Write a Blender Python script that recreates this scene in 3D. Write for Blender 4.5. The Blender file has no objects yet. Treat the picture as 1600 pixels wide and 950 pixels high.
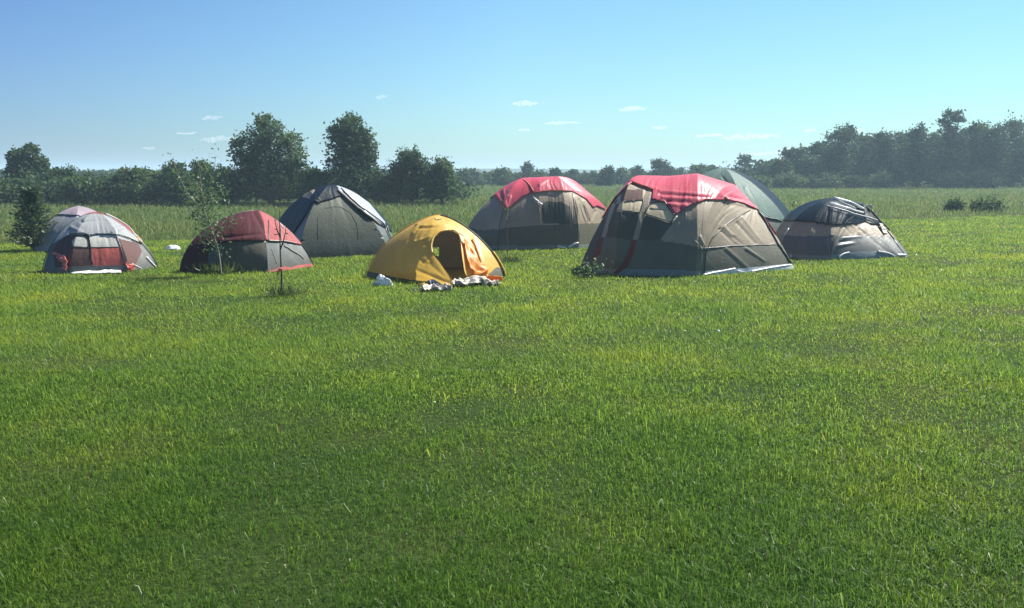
import bpy, math, random
import numpy as np
from mathutils import Vector

scene = bpy.context.scene
C = scene.collection
R = math.radians

# ------------------------------------------------------------------ camera numbers
F, PW, PH = 1470.0, 1600.0, 950.0
HZ = 268.0                                   # picture row of the horizon
CAM_H = 2.05
TH = math.atan((PH / 2 - HZ) / F)
FW = np.array([0, math.cos(TH), -math.sin(TH)])
UP = np.array([0, math.sin(TH), math.cos(TH)])
CAMP = np.array([0, 0, CAM_H])

def ray(px, py):
    return FW + np.array([1., 0, 0]) * ((px - PW / 2) / F) - UP * ((py - PH / 2) / F)
def at(px, py, z=0.0):                       # where the sight line meets height z
    d = ray(px, py); k = (z - CAM_H) / d[2]
    return CAMP + d * k
def wpt(px, py, Y):                          # where the sight line meets depth Y
    d = ray(px, py); return CAMP + d * (Y / d[1])
def proj(P):
    v = P - CAMP
    w = v @ FW
    w = np.where(np.abs(w) < 1e-6, 1e-6, w)
    return PW / 2 + F * v[..., 0] / w, PH / 2 - F * (v @ UP) / w

# ------------------------------------------------------------------ small maths
def hash2(ix, iy, seed):
    n = (ix.astype(np.int64) * 374761393 + iy.astype(np.int64) * 668265263 + seed * 974711) & 0x7fffffff
    n = ((n ^ (n >> 13)) * 1274126177) & 0x7fffffff
    n = (n ^ (n >> 16)) & 0xffff
    return n / 32767.5 - 1.0
def vnoise(x, y, seed=0):
    x = np.asarray(x, float); y = np.asarray(y, float)
    ix, iy = np.floor(x), np.floor(y)
    fx, fy = x - ix, y - iy
    fx = fx * fx * (3 - 2 * fx); fy = fy * fy * (3 - 2 * fy)
    a = hash2(ix, iy, seed); b = hash2(ix + 1, iy, seed)
    c = hash2(ix, iy + 1, seed); d = hash2(ix + 1, iy + 1, seed)
    return (a * (1 - fx) + b * fx) * (1 - fy) + (c * (1 - fx) + d * fx) * fy
def inpoly(px, py, poly):
    r = np.zeros(px.shape, bool)
    n = len(poly)
    for i in range(n):
        x0, y0 = poly[i]; x1, y1 = poly[(i + 1) % n]
        if y0 == y1: continue
        c = ((y0 > py) != (y1 > py)) & (px < (x1 - x0) * (py - y0) / (y1 - y0) + x0)
        r ^= c
    return r
def segdist(px, py, x0, y0, x1, y1):
    dx, dy = x1 - x0, y1 - y0
    k = np.clip(((px - x0) * dx + (py - y0) * dy) / (dx * dx + dy * dy), 0, 1)
    return np.hypot(px - x0 - k * dx, py - y0 - k * dy), k

# ------------------------------------------------------------------ objects
def tag(o, label=None, cat=None, group=None, kind=None):
    if label: o['label'] = label
    if cat: o['category'] = cat
    if group: o['group'] = group
    if kind: o['kind'] = kind
    return o
def empty(name, loc):
    o = bpy.data.objects.new(name, None); C.objects.link(o)
    o.location = loc; o.empty_display_size = .3
    return o
def link(name, me, parent=None):
    o = bpy.data.objects.new(name, me); C.objects.link(o)
    if parent is not None: o.parent = parent
    return o
def np_mesh(name, V, Fc, mat, smooth=True):
    """V (n,3), Fc (m,k) all faces of one size"""
    V = np.ascontiguousarray(V, np.float32); Fc = np.ascontiguousarray(Fc, np.int32)
    me = bpy.data.meshes.new(name)
    k = Fc.shape[1]
    me.vertices.add(len(V)); me.vertices.foreach_set('co', V.ravel())
    me.loops.add(Fc.size); me.loops.foreach_set('vertex_index', Fc.ravel())
    me.polygons.add(len(Fc))
    me.polygons.foreach_set('loop_start', np.arange(0, Fc.size, k, dtype=np.int32))
    me.polygons.foreach_set('use_smooth', np.full(len(Fc), smooth, dtype=bool))
    me.materials.append(mat)
    me.update(calc_edges=True)
    return me

class Bag:
    """collects quads and tubes for one mesh"""
    def __init__(s): s.V = []; s.F = []; s.n = 0
    def add(s, V, Fc):
        V = np.asarray(V, float).reshape(-1, 3); Fc = np.asarray(Fc, int)
        s.V.append(V); s.F.append(Fc + s.n); s.n += len(V); return s
    def tube(s, pts, r0, r1=None, k=6):
        pts = np.asarray(pts, float); n = len(pts)
        rr = np.linspace(r0, r0 if r1 is None else r1, n) if np.isscalar(r0) else np.asarray(r0, float)
        T = np.gradient(pts, axis=0); T /= np.linalg.norm(T, axis=1)[:, None] + 1e-9
        ref = np.where(np.abs(T[:, 2:3]) > .9, [[1., 0, 0]], [[0, 0, 1.]])
        A = np.cross(T, ref); A /= np.linalg.norm(A, axis=1)[:, None] + 1e-9
        B = np.cross(T, A)
        a = np.linspace(0, 2 * np.pi, k, endpoint=False)
        ring = pts[:, None, :] + rr[:, None, None] * (np.cos(a)[None, :, None] * A[:, None, :] + np.sin(a)[None, :, None] * B[:, None, :])
        V = ring.reshape(-1, 3)
        Fc = []
        for i in range(n - 1):
            for j in range(k):
                j2 = (j + 1) % k
                Fc.append((i * k + j, i * k + j2, (i + 1) * k + j2, (i + 1) * k + j))
        V = np.vstack([V, pts[:1], pts[-1:]])
        c0, c1 = n * k, n * k + 1
        for j in range(k):
            j2 = (j + 1) % k
            Fc.append((c0, j2, j, c0)); Fc.append((c1, (n - 1) * k + j, (n - 1) * k + j2, c1))
        q = [f for f in Fc]
        # caps as thin quads split on the ring (keeps one face size)
        q2 = []
        for f in q:
            if f[0] == f[3]: q2.append((f[0], f[1], f[2]))
            else: q2.append((f[0], f[1], f[2])); q2.append((f[0], f[2], f[3]))
        return s.add(V, q2)
    def quads(s, V, Fc):
        Fc = np.asarray(Fc, int)
        return s.add(V, np.vstack([Fc[:, [0, 1, 2]], Fc[:, [0, 2, 3]]]))
    def mesh(s, name, mat, smooth=True, origin=None):
        V = np.vstack(s.V)
        if origin is not None: V = V - np.asarray(origin)
        return np_mesh(name, V, np.vstack(s.F), mat, smooth)

def smoothline(pts, n=16):
    pts = np.asarray(pts, float)
    P = np.vstack([2 * pts[0] - pts[1], pts, 2 * pts[-1] - pts[-2]])
    out = []
    for i in range(len(pts) - 1):
        p0, p1, p2, p3 = P[i:i + 4]
        for t in np.linspace(0, 1, n, endpoint=False):
            out.append(.5 * ((2 * p1) + (-p0 + p2) * t + (2 * p0 - 5 * p1 + 4 * p2 - p3) * t * t + (-p0 + 3 * p1 - 3 * p2 + p3) * t ** 3))
    out.append(pts[-1]); return np.array(out)

# ------------------------------------------------------------------ materials
def newmat(name):
    m = bpy.data.materials.new(name); m.use_nodes = True
    nt = m.node_tree; nt.nodes.clear()
    out = nt.nodes.new('ShaderNodeOutputMaterial')
    return m, nt, nt.nodes.new, nt.links.new, out
def ramp(N, stops):
    r = N('ShaderNodeValToRGB'); e = r.color_ramp.elements
    while len(e) < len(stops): e.new(.5)
    for x, (p, c) in zip(e, stops):
        x.position = p; x.color = (*c, 1)
    return r
def fabric(name, col, rough=.5, tr=.22, bump=.25, scale=9, var=.12, tcol=None, spec=.5):
    m, nt, N, L, out = newmat(name)
    tc = N('ShaderNodeTexCoord')
    n1 = N('ShaderNodeTexNoise'); n1.inputs['Scale'].default_value = 2.2; n1.inputs['Detail'].default_value = 6
    L(tc.outputs['Object'], n1.inputs['Vector'])
    c = np.array(col)
    rp = ramp(N, [(.3, tuple(c * (1 - var))), (.7, tuple(np.minimum(c * (1 + var), .95)))])
    L(n1.outputs['Fac'], rp.inputs['Fac'])
    n2 = N('ShaderNodeTexNoise'); n2.inputs['Scale'].default_value = scale; n2.inputs['Detail'].default_value = 4
    n2.inputs['Distortion'].default_value = 1.2
    L(tc.outputs['Object'], n2.inputs['Vector'])
    b = N('ShaderNodeBump'); b.inputs['Strength'].default_value = bump; b.inputs['Distance'].default_value = .03
    L(n2.outputs['Fac'], b.inputs['Height'])
    p = N('ShaderNodeBsdfPrincipled')
    p.inputs['Roughness'].default_value = rough
    p.inputs['Specular IOR Level'].default_value = spec
    L(rp.outputs['Color'], p.inputs['Base Color']); L(b.outputs['Normal'], p.inputs['Normal'])
    if tr > 0:
        t = N('ShaderNodeBsdfTranslucent'); mx = N('ShaderNodeMixShader'); mx.inputs[0].default_value = tr
        if tcol: t.inputs['Color'].default_value = (*tcol, 1)
        else: L(rp.outputs['Color'], t.inputs['Color'])
        L(b.outputs['Normal'], t.inputs['Normal'])
        L(p.outputs[0], mx.inputs[1]); L(t.outputs[0], mx.inputs[2]); L(mx.outputs[0], out.inputs[0])
    else:
        L(p.outputs[0], out.inputs[0])
    return m
def foliage(name, stops, tr=.35, rough=.5, patch=None, pscale=.25, tmul=1.3, spec=.35, vignette_tint=False):
    """leaf colour differs leaf by leaf; patches of another tint differ from place to place"""
    m, nt, N, L, out = newmat(name)
    g = N('ShaderNodeNewGeometry')
    rp = ramp(N, stops); L(g.outputs['Random Per Island'], rp.inputs['Fac'])
    col = rp.outputs['Color']
    if patch:
        n = N('ShaderNodeTexNoise'); n.inputs['Scale'].default_value = pscale; n.inputs['Detail'].default_value = 5
        n.inputs['Roughness'].default_value = .62
        L(g.outputs['Position'], n.inputs['Vector'])
        pr = ramp(N, patch); L(n.outputs['Fac'], pr.inputs['Fac'])
        mx = N('ShaderNodeMix'); mx.data_type = 'RGBA'; mx.blend_type = 'MULTIPLY'; mx.inputs['Factor'].default_value = 1
        L(col, mx.inputs['A']); L(pr.outputs['Color'], mx.inputs['B']); col = mx.outputs['Result']
    if vignette_tint:                                  # vignetting painted into the colour: near grass darker, further grass brighter, yellower, ragged limits
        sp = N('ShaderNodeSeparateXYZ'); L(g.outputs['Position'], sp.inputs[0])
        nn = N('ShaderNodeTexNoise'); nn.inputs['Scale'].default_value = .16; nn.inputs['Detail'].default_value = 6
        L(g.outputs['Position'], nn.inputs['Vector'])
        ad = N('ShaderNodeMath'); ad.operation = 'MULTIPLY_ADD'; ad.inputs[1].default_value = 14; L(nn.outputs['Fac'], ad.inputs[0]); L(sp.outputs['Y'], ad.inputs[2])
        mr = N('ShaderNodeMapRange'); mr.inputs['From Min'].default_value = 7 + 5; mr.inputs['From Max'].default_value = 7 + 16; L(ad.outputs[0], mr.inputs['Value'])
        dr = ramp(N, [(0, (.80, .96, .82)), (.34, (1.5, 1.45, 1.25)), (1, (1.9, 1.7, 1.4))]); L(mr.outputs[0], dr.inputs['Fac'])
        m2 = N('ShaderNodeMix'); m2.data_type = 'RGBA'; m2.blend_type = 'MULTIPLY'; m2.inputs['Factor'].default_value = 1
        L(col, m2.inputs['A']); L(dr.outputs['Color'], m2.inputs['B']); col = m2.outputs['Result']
    p = N('ShaderNodeBsdfPrincipled'); p.inputs['Roughness'].default_value = rough
    p.inputs['Specular IOR Level'].default_value = spec
    L(col, p.inputs['Base Color'])
    t = N('ShaderNodeBsdfTranslucent')
    h = N('ShaderNodeHueSaturation'); h.inputs['Value'].default_value = tmul; h.inputs['Hue'].default_value = .49
    L(col, h.inputs['Color']); L(h.outputs[0], t.inputs['Color'])
    ms = N('ShaderNodeMixShader'); ms.inputs[0].default_value = tr
    L(p.outputs[0], ms.inputs[1]); L(t.outputs[0], ms.inputs[2]); L(ms.outputs[0], out.inputs[0])
    return m

M = {}
M['red'] = fabric('red_nylon', (.62, .085, .125), .42, .28)
M['tan'] = fabric('tan_nylon', (.40, .325, .225), .55, .28)
M['grey'] = fabric('charcoal_nylon', (.138, .132, .094), .5, .10, spec=.3)
M['mesh'] = fabric('dark_mesh', (.108, .100, .076), .7, .12, spec=.2)
M['white'] = fabric('white_sheet', (.78, .78, .76), .4, .1)
M['greysheet'] = fabric('grey_groundsheet', (.19, .22, .22), .5, .05)
M['orange'] = fabric('orange_nylon', (.72, .46, .085), .45, .34, scale=7)
M['flap'] = fabric('bright_orange_nylon', (.82, .33, .06), .45, .34)
M['maroon'] = fabric('maroon_nylon', (.080, .023, .028), .7, .10, spec=.08)
M['brick'] = fabric('brick_red_nylon', (.32, .07, .068), .55, .14, spec=.25)
M['navy'] = fabric('navy_nylon', (.009, .018, .029), .45, .02, spec=.04)
M['slate'] = fabric('slate_nylon', (.115, .120, .108), .5, .1)
M['darkgreen'] = fabric('dark_green_nylon', (.068, .080, .062), .5, .08)
M['moss'] = fabric('grey_green_nylon', (.085, .098, .074), .55, .1, spec=.2)
M['sage'] = fabric('sage_nylon', (.09, .155, .13), .55, .16, spec=.2)
M['silver'] = fabric('grey_nylon', (.30, .315, .315), .5, .2)
M['mauve'] = fabric('mauve_grey_nylon', (.36, .30, .32), .5, .2)
M['pale'] = fabric('pale_lining', (.58, .57, .50), .6, .25)
M['lav'] = fabric('lavender_sheen', (.44, .45, .53), .4, .25)
M['panelred'] = fabric('red_panel', (.50, .11, .085), .55, .22)
M['darkred'] = fabric('dark_red_mesh', (.11, .058, .052), .7, .08, spec=.2)
M['redtrim'] = fabric('red_webbing', (.20, .05, .04), .7, .1, spec=.15)
M['pinkflap'] = fabric('coral_flap', (.80, .25, .20), .5, .25)
M['inner'] = fabric('inner_shade_cloth', (.085, .072, .052), .7, .1)
M['blue'] = fabric('pale_blue_cloth', (.42, .52, .68), .5, .05)
M['cream'] = fabric('cream_cloth', (.50, .46, .37), .6, .1)
M['lit'] = fabric('painted_lit_tan', (.88, .70, .42), .6, .35)  # bright tone paints in the sunlit far wall seen through the mesh
M['darkcloth'] = fabric('dark_blue_cloth', (.055, .065, .085), .6, 0)
M['yellow'] = fabric('yellow_cloth', (.80, .52, .10), .5, .1)
M['bag'] = fabric('white_plastic', (.82, .84, .84), .35, .15)
def plain(name, col, rough=.5, metal=0.):
    m, nt, N, L, out = newmat(name)
    p = N('ShaderNodeBsdfPrincipled'); p.inputs['Roughness'].default_value = rough; p.inputs['Metallic'].default_value = metal
    n = N('ShaderNodeTexNoise'); n.inputs['Scale'].default_value = 14
    tc = N('ShaderNodeTexCoord'); L(tc.outputs['Object'], n.inputs['Vector'])
    rp = ramp(N, [(.3, tuple(np.array(col) * .75)), (.7, tuple(np.minimum(np.array(col) * 1.25, .9)))])
    L(n.outputs['Fac'], rp.inputs['Fac']); L(rp.outputs[0], p.inputs['Base Color'])
    L(p.outputs[0], out.inputs[0]); return m
M['pole'] = plain('black_pole', (.03, .03, .035), .35)
M['bark'] = plain('bark', (.085, .065, .05), .9)
M['palebark'] = plain('pale_bark', (.24, .21, .16), .8)
M['redbark'] = plain('reddish_bark', (.16, .07, .055), .8)
M['cord'] = plain('pale_cord', (.6, .58, .5), .6)
M['ribbon'] = fabric('pink_ribbon', (.85, .30, .28), .5, .3)

PATCH = [(.28, (.72, .80, .75)), (.5, (1, 1, 1)), (.72, (1.25, 1.12, .8))]
M['leafA'] = foliage('deciduous_leaves', [(0, (.028, .060, .020)), (.5, (.045, .088, .026)), (1, (.075, .125, .036))], .30, patch=PATCH, pscale=.5, spec=.12, rough=.6)
M['leafB'] = foliage('dark_leaves', [(0, (.020, .046, .020)), (.6, (.034, .068, .026)), (1, (.055, .095, .034))], .26, patch=PATCH, pscale=.4, spec=.12, rough=.6)
M['leafC'] = foliage('pale_leaves', [(0, (.05, .09, .035)), (.6, (.085, .135, .05)), (1, (.13, .18, .07))], .34, patch=PATCH, pscale=.5, spec=.12, rough=.6)
M['leafP'] = foliage('hedgerow_leaves', [(0, (0.045, 0.085, 0.032)), (.5, (0.07, 0.12, 0.042)), (1, (0.11, 0.165, 0.058))], .32, patch=PATCH, pscale=.5, spec=.12, rough=.6)
M['leafQ'] = foliage('hedgerow_leaves', [(0, (0.036, 0.074, 0.034)), (.5, (0.056, 0.102, 0.044)), (1, (0.088, 0.138, 0.055))], .32, patch=PATCH, pscale=.5, spec=.12, rough=.6)
M['needle'] = foliage('spruce_needles', [(0, (.045, .082, .045)), (.6, (.07, .12, .06)), (1, (.12, .175, .08))], .2, patch=PATCH, pscale=1.5)
M['sapleaf'] = foliage('sapling_leaves', [(0, (.055, .11, .04)), (.7, (.09, .16, .06)), (1, (.16, .23, .10))], .45)

# ------------------------------------------------------------------ where mown lawn ends
def border(x):
    x = np.asarray(x, float)
    return 26.2 + (x + 14) * .46 + vnoise(x * .35, x * 0 + 3.1, 5) * .5 + vnoise(x * 1.7, x * 0, 6) * .2

# ------------------------------------------------------------------ tents
def pole(foot, top, p=1.0, q=1.0):
    return dict(foot=np.asarray(foot, float)[:2], top=np.asarray(top, float), p=p, q=q)

FOOTPRINTS = []
class Tent:
    def __init__(s, name, label, poles, nu=56, nt=76, bulge=None, wr=0.010, seed=1, folds=(), sag_top=None, cat='tent', group=None):
        s.N = len(poles); s.poles = poles; N = s.N
        feet = np.array([p['foot'] for p in poles])
        s.c = np.array([*feet.mean(0), 0])
        FOOTPRINTS.append(feet)
        t = np.linspace(0, 1, nt + 1)
        rows = []
        for p in poles:
            a = t * np.pi / 2
            z = p['top'][2] * np.sin(a) ** p['q']
            f = 1 - np.cos(a) ** p['p']
            xy = p['foot'][None] + (p['top'][:2] - p['foot'])[None] * f[:, None]
            rows.append(np.column_stack([xy, z]))
        s.rows = rows
        G = np.zeros((N * nu, nt + 1, 3)); u_ = np.zeros((N * nu,)); pan = np.zeros(N * nu, int)
        for i in range(N):
            A, B = rows[i], rows[(i + 1) % N]
            u = np.arange(nu) / nu
            G[i * nu:(i + 1) * nu] = A[None] * (1 - u)[:, None, None] + B[None] * u[:, None, None]
            # bulge outwards between the poles (negative = hollow)
            b = (bulge[i] if bulge else .03)
            b = b * .12 - .012 if b < .1 else b
            d = feet[(i + 1) % N] - feet[i]; n = np.array([d[1], -d[0], 0]); n /= np.linalg.norm(n) + 1e-9
            nn = np.array([n[0] * .8, n[1] * .8, .6])
            sh = (4 * u * (1 - u))[:, None, None] * (np.sin(np.pi * np.clip(t, 0, 1) ** .9))[None, :, None]
            G[i * nu:(i + 1) * nu] += b * sh * nn
            if sag_top:
                w = (4 * u * (1 - u))[:, None] * (t ** 3)[None]
                G[i * nu:(i + 1) * nu, :, 2] -= sag_top[i] * w
            u_[i * nu:(i + 1) * nu] = u; pan[i * nu:(i + 1) * nu] = i
        s.G = G; s.nu, s.nt = nu, nt
        s.U = np.repeat(u_[:, None], nt + 1, 1); s.T = np.repeat(t[None], N * nu, 0); s.PAN = np.repeat(pan[:, None], nt + 1, 1)
        nrm = s.normals()
        px, py = proj(G)
        # wrinkles: fine creases that run up the panels, broader dents, and the folds seen in the photo
        arc = (pan + u_)[:, None] * 3.0
        k = np.sin(np.pi * s.T) ** .5
        edge = np.clip(np.sin(np.pi * s.U), .15, 1)
        wr *= .55
        d = wr * k * edge * (vnoise(arc * 4.0 + 2 * vnoise(s.T * 4, arc, seed + 3), s.T * 2.2, seed) + .5 * vnoise(arc * 9, s.T * 5, seed + 1))
        d += wr * .8 * vnoise(arc * 1.6, s.T * 4.5 + arc * .7, seed + 2) * k * edge
        vis = (np.sum(nrm * (CAMP - G), -1) > 0)
        for (x0, y0, x1, y1, w, a) in folds:
            ds, kk = segdist(px, py, x0, y0, x1, y1)
            if abs(a) > .025: a *= .6
            d += np.where(vis, a * np.exp(-(ds / w) ** 2) * (1 - .45 * kk), 0)
        d *= np.clip((1 - s.T) * 14, 0, 1) * np.clip(s.T * 20, .1, 1)
        s.G = G + nrm * d[..., None]
        s.nrm = s.normals()
        s.px, s.py = proj(s.G); s.vis = np.sum(s.nrm * (CAMP - s.G), -1) > 0
        s.fly = np.zeros((N * nu, nt), bool)
        s.root = tag(empty(name, s.c), label, cat, group)
    def normals(s):
        G = s.G
        du = np.roll(G, -1, 0) - np.roll(G, 1, 0)
        dt = np.gradient(G, axis=1)
        n = np.cross(du, dt); l = np.linalg.norm(n, axis=-1, keepdims=True)
        n = np.where(l > 1e-7, n / np.maximum(l, 1e-9), np.array([0, 0, 1.]))
        return n
    def faceinfo(s):
        def fc(a):
            b = np.roll(a, -1, 0)
            return (a[:, :-1] + a[:, 1:] + b[:, :-1] + b[:, 1:]) / 4
        G = fc(s.G); px, py = proj(G); n = fc(s.nrm)
        vis = np.sum(n * (CAMP - G), -1) > 0
        T = fc(s.T); PAN = s.PAN[:, :-1]
        U = np.repeat(((np.arange(s.N * s.nu) % s.nu + .5) / s.nu)[:, None], s.nt, 1)
        return dict(G=G, px=px, py=py, z=G[..., 2], vis=vis, t=T, pan=PAN, u=U)
    def part(s, name, mask, mat, off=0.0, parent=None, label=None, smooth=4, thick=0.0):
        """the faces picked by mask as one mesh, set off outwards"""
        if not mask.any(): return None
        if off >= .03: s.fly |= mask; off *= .6; thick *= .5
        nc, nr = s.N * s.nu, s.nt + 1
        idx = np.arange(nc * nr).reshape(nc, nr)
        a = idx[:, :-1]; b = np.roll(idx, -1, 0)[:, :-1]; c = np.roll(idx, -1, 0)[:, 1:]; d = idx[:, 1:]
        Fc = np.stack([a, b, c, d], -1)[mask]
        used, inv = np.unique(Fc, return_inverse=True); Fc = inv.reshape(Fc.shape)
        V = (s.G + s.nrm * off).reshape(-1, 3)[used]
        # smooth the stair-stepped outline
        e = np.sort(np.vstack([Fc[:, [0, 1]], Fc[:, [1, 2]], Fc[:, [2, 3]], Fc[:, [3, 0]]]), 1)
        ue, cnt = np.unique(e, axis=0, return_counts=True)
        be = ue[cnt == 1]
        if len(be):
            deg = np.bincount(be.ravel(), minlength=len(V))
            for _ in range(smooth):
                S = np.zeros_like(V)
                np.add.at(S, be[:, 0], V[be[:, 1]]); np.add.at(S, be[:, 1], V[be[:, 0]])
                ok = (deg == 2) & (s.T.reshape(-1)[used] > 0)
                V[ok] = .4 * V[ok] + .6 * S[ok] / 2
        me = np_mesh(name, V - s.c, Fc, mat)
        o = link(name, me, parent if parent is not None else s.root)
        if parent is not None and parent is not s.root: pass
        if thick:
            md = o.modifiers.new('cloth', 'SOLIDIFY'); md.thickness = thick; md.offset = 1
        if label: o['label'] = label
        return o
    def surf(s, px, py, off=.012):
        d = (s.px - px) ** 2 + (s.py - py) ** 2 + np.where(s.vis, 0, 1e9)
        i = np.unravel_index(np.argmin(d), d.shape)
        if s.fly[i[0], min(i[1], s.nt - 1)]: off += .03
        return s.G[i] + s.nrm[i] * off
    def line(s, name, pts, r, mat, off=.012, n=10, parent=None):
        P = []
        for (x0, y0), (x1, y1) in zip(pts[:-1], pts[1:]):
            m = max(2, int(math.hypot(x1 - x0, y1 - y0) / 2.5))
            for k in np.linspace(0, 1, m, endpoint=False): P.append(s.surf(x0 + (x1 - x0) * k, y0 + (y1 - y0) * k, off))
        P.append(s.surf(*pts[-1], off)); P = np.array(P)
        for _ in range(2): P[1:-1] = .5 * P[1:-1] + .25 * (P[:-2] + P[2:])
        return link(name, Bag().tube(P, r).mesh(name, mat, origin=s.c), s.root if parent is None else parent)
    def strip(s, name, pts, mat, parent=None):
        """surface lines, each a part of its own: [(polyline, radius), ...]"""
        for pl, r in pts:
            P = []
            for (x0, y0), (x1, y1) in zip(pl[:-1], pl[1:]):
                m = max(2, int(math.hypot(x1 - x0, y1 - y0) / 2.5))
                for k in np.linspace(0, 1, m, endpoint=False): P.append(s.surf(x0 + (x1 - x0) * k, y0 + (y1 - y0) * k, r * .4))
            P.append(s.surf(*pl[-1], r * .4)); P = np.array(P)
            for _ in range(2): P[1:-1] = .5 * P[1:-1] + .25 * (P[:-2] + P[2:])
            link(name, Bag().tube(P, r, r * .6).mesh(name, mat, origin=s.c), s.root if parent is None else parent)
    def polepart(s, i, r=.011, mat=None, t0=0., t1=1., off=.02):
        j0, j1 = int(t0 * s.nt), max(int(t1 * s.nt), 2)
        P = s.G[i * s.nu, j0:j1 + 1] + s.nrm[i * s.nu, j0:j1 + 1] * off
        P = P[::3] if len(P) > 9 else P
        return link('pole', Bag().tube(P, r).mesh('pole', mat or M['pole'], origin=s.c), s.root)
    def hang(s, name, P2, mat, seed=0, amp=.03, nu=30, nv=18, label=None):
        """a loose sheet between two 3D edges: P2 = (edge A points, edge B points)"""
        A = smoothline(P2[0], 12); B = smoothline(P2[1], 12)
        ia = np.linspace(0, len(A) - 1, nu); ib = np.linspace(0, len(B) - 1, nu)
        def samp(Q, i): return np.column_stack([np.interp(i, np.arange(len(Q)), Q[:, k]) for k in range(3)])
        A, B = samp(A, ia), samp(B, ib)
        v = np.linspace(0, 1, nv)
        G = A[:, None] * (1 - v)[None, :, None] + B[:, None] * v[None, :, None]
        uu, vv = np.meshgrid(np.linspace(0, 1, nu), v, indexing='ij')
        nrm = np.cross(B[nu // 2] - A[nu // 2], A[-1] - A[0]); nrm /= np.linalg.norm(nrm) + 1e-9
        G += nrm * (amp * (vnoise(uu * 9, vv * 2.5, seed) + .6 * vnoise(uu * 16, vv * 5, seed + 1)))[..., None]
        G[..., 2] = np.maximum(G[..., 2], .012)
        idx = np.arange(nu * nv).reshape(nu, nv)
        Fc = np.stack([idx[:-1, :-1], idx[1:, :-1], idx[1:, 1:], idx[:-1, 1:]], -1).reshape(-1, 4)
        o = link(name, np_mesh(name, G.reshape(-1, 3) - s.c, Fc, mat), s.root)
        md = o.modifiers.new('cloth', 'SOLIDIFY'); md.thickness = .012
        if label: o['label'] = label
        return o
    def floor(s, mat, grow=1.04, z=.02):
        feet = np.array([p['foot'] for p in s.poles]); c = feet.mean(0)
        V = [np.array([*(c + (f - c) * grow), z]) for f in feet]; n = len(V)
        V2 = [v - [0, 0, .015] for v in V]
        ctr = np.array([*c, z]); b = Bag()
        b.add(np.array(V + V2 + [ctr]), [(i, (i + 1) % n, 2 * n) for i in range(n)] + [(i, n + i, n + (i + 1) % n) for i in range(n)] + [(i, n + (i + 1) % n, (i + 1) % n) for i in range(n)])
        return link('groundsheet', b.mesh('groundsheet', mat, False, origin=s.c), s.root)

def back(p, dx, dy): return np.array([p[0] + dx, p[1] + dy])
RT = 'tents pitched on the mown lawn'

# ---- 1: grey dome behind on the far left
c = wpt(124, 323, 25.4)
t1 = Tent('dome_tent', 'grey dome tent with mauve cap, behind the red and grey tent at far left', [
    pole(at(50, 392), c, 1.25, 1.2), pole(at(118, 399), c, 1.25, 1.2), pole(at(206, 393), c, 1.25, 1.2), pole(back(at(150, 393), 0, 2.3), c, 1.4, 1.35)],
    bulge=[.05, .05, .05, .05], wr=.008, seed=11, group=RT)
f = t1.faceinfo()
cap = [(60, 338), (98, 336), (126, 338), (160, 340), (230, 348), (230, 300), (60, 300)]
fly = np.where(f['vis'], inpoly(f['px'], f['py'], cap), f['t'] > .66)
t1.part('wall', f['vis'] | (f['t'] >= 0), M['silver'])
t1.part('rainfly', fly, M['mauve'], .03, thick=.01)
for i in (0, 2): t1.polepart(i, .012)
t1.floor(M['greysheet'])

# ---- 2: small grey and red dome at the far left
c = wpt(150, 333, 20.2)
t2 = Tent('dome_tent', 'small grey dome tent with pale window and bright red door panel, far left', [
    pole(at(68, 425), c, 1.15, 1.28), pole(at(110, 428), c, 1.0, 1.2), pole(at(202, 425), c, 1.15, 1.25), pole(at(245, 418), c, 1.45, 1.45),
    pole(back(at(225, 417), -.35, 1.5), c, 1.45, 1.4), pole(back(at(104, 425), 0, 2.2), c, 1.3, 1.3)],
    bulge=[.02, .07, .03, .02, .02, .02], wr=.011, seed=21, group=RT,
    folds=[(128, 348, 165, 345, 2.2, -.04), (112, 356, 128, 364, 2, .035), (180, 358, 200, 356, 2.2, .03), (176, 364, 190, 357, 2, .03)])
f = t2.faceinfo(); X, Y = f['px'], f['py']; V = f['vis']
flyp = [(60, 385), (84, 383), (100, 372), (113, 366), (126, 366), (140, 368), (160, 366), (184, 367), (200, 372), (222, 382), (225, 300), (60, 300)]
fly = np.where(V, inpoly(X, Y, flyp), f['t'] > .5)
tl = [(104, 350), (112, 343.5), (126, 336), (148, 332.5), (170, 336), (190, 349), (208, 364)]
trim = np.zeros_like(V)
for (a, b) in zip(tl[:-1], tl[1:]): trim |= segdist(X, Y, *a, *b)[0] < 2.3
trim &= V & fly
w1 = V & inpoly(X, Y, [(112, 377), (118, 370), (134, 369), (137, 386), (114, 385)])
w2 = V & inpoly(X, Y, [(139, 368), (180, 367), (188, 386), (142, 387)])
pr = V & inpoly(X, Y, [(141, 387), (188, 386), (194, 414), (144, 415)])
pr2 = V & inpoly(X, Y, [(110, 386), (139, 387), (141, 400), (113, 398)])
dr = V & inpoly(X, Y, [(82, 390), (104, 368), (139, 367), (143, 415), (86, 418)]) & ~(w1 | w2 | pr | pr2)
dr |= V & inpoly(X, Y, [(188, 386), (183, 372), (215, 380), (222, 392), (212, 414), (194, 414)])
side = V & ((f['pan'] == 0) | (f['pan'] == 3) | (X > 206)) & ~dr
rest = ~(w1 | w2 | pr | pr2 | dr)
low = rest & ((f['z'] < .22) | side)
t2.part('lower_wall', low, M['slate']); t2.part('wall', rest & ~low, M['silver'])
t2.part('door_panel', pr, M['panelred'], label='bright red lower door panel')
t2.part('side_panel', pr2, M['darkred'], label='dull red panel left of the door')
t2.part('mesh_panel', dr, M['darkred']); t2.part('window', w1, M['pale'], label='small grey window left of the door'); t2.part('window', w2, M['pale'], label='pale square door window')
t2.part('rainfly', fly & ~trim, M['silver'], .03, thick=.01); t2.part('fly_trim', trim, M['brick'], .032, thick=.012)
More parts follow.
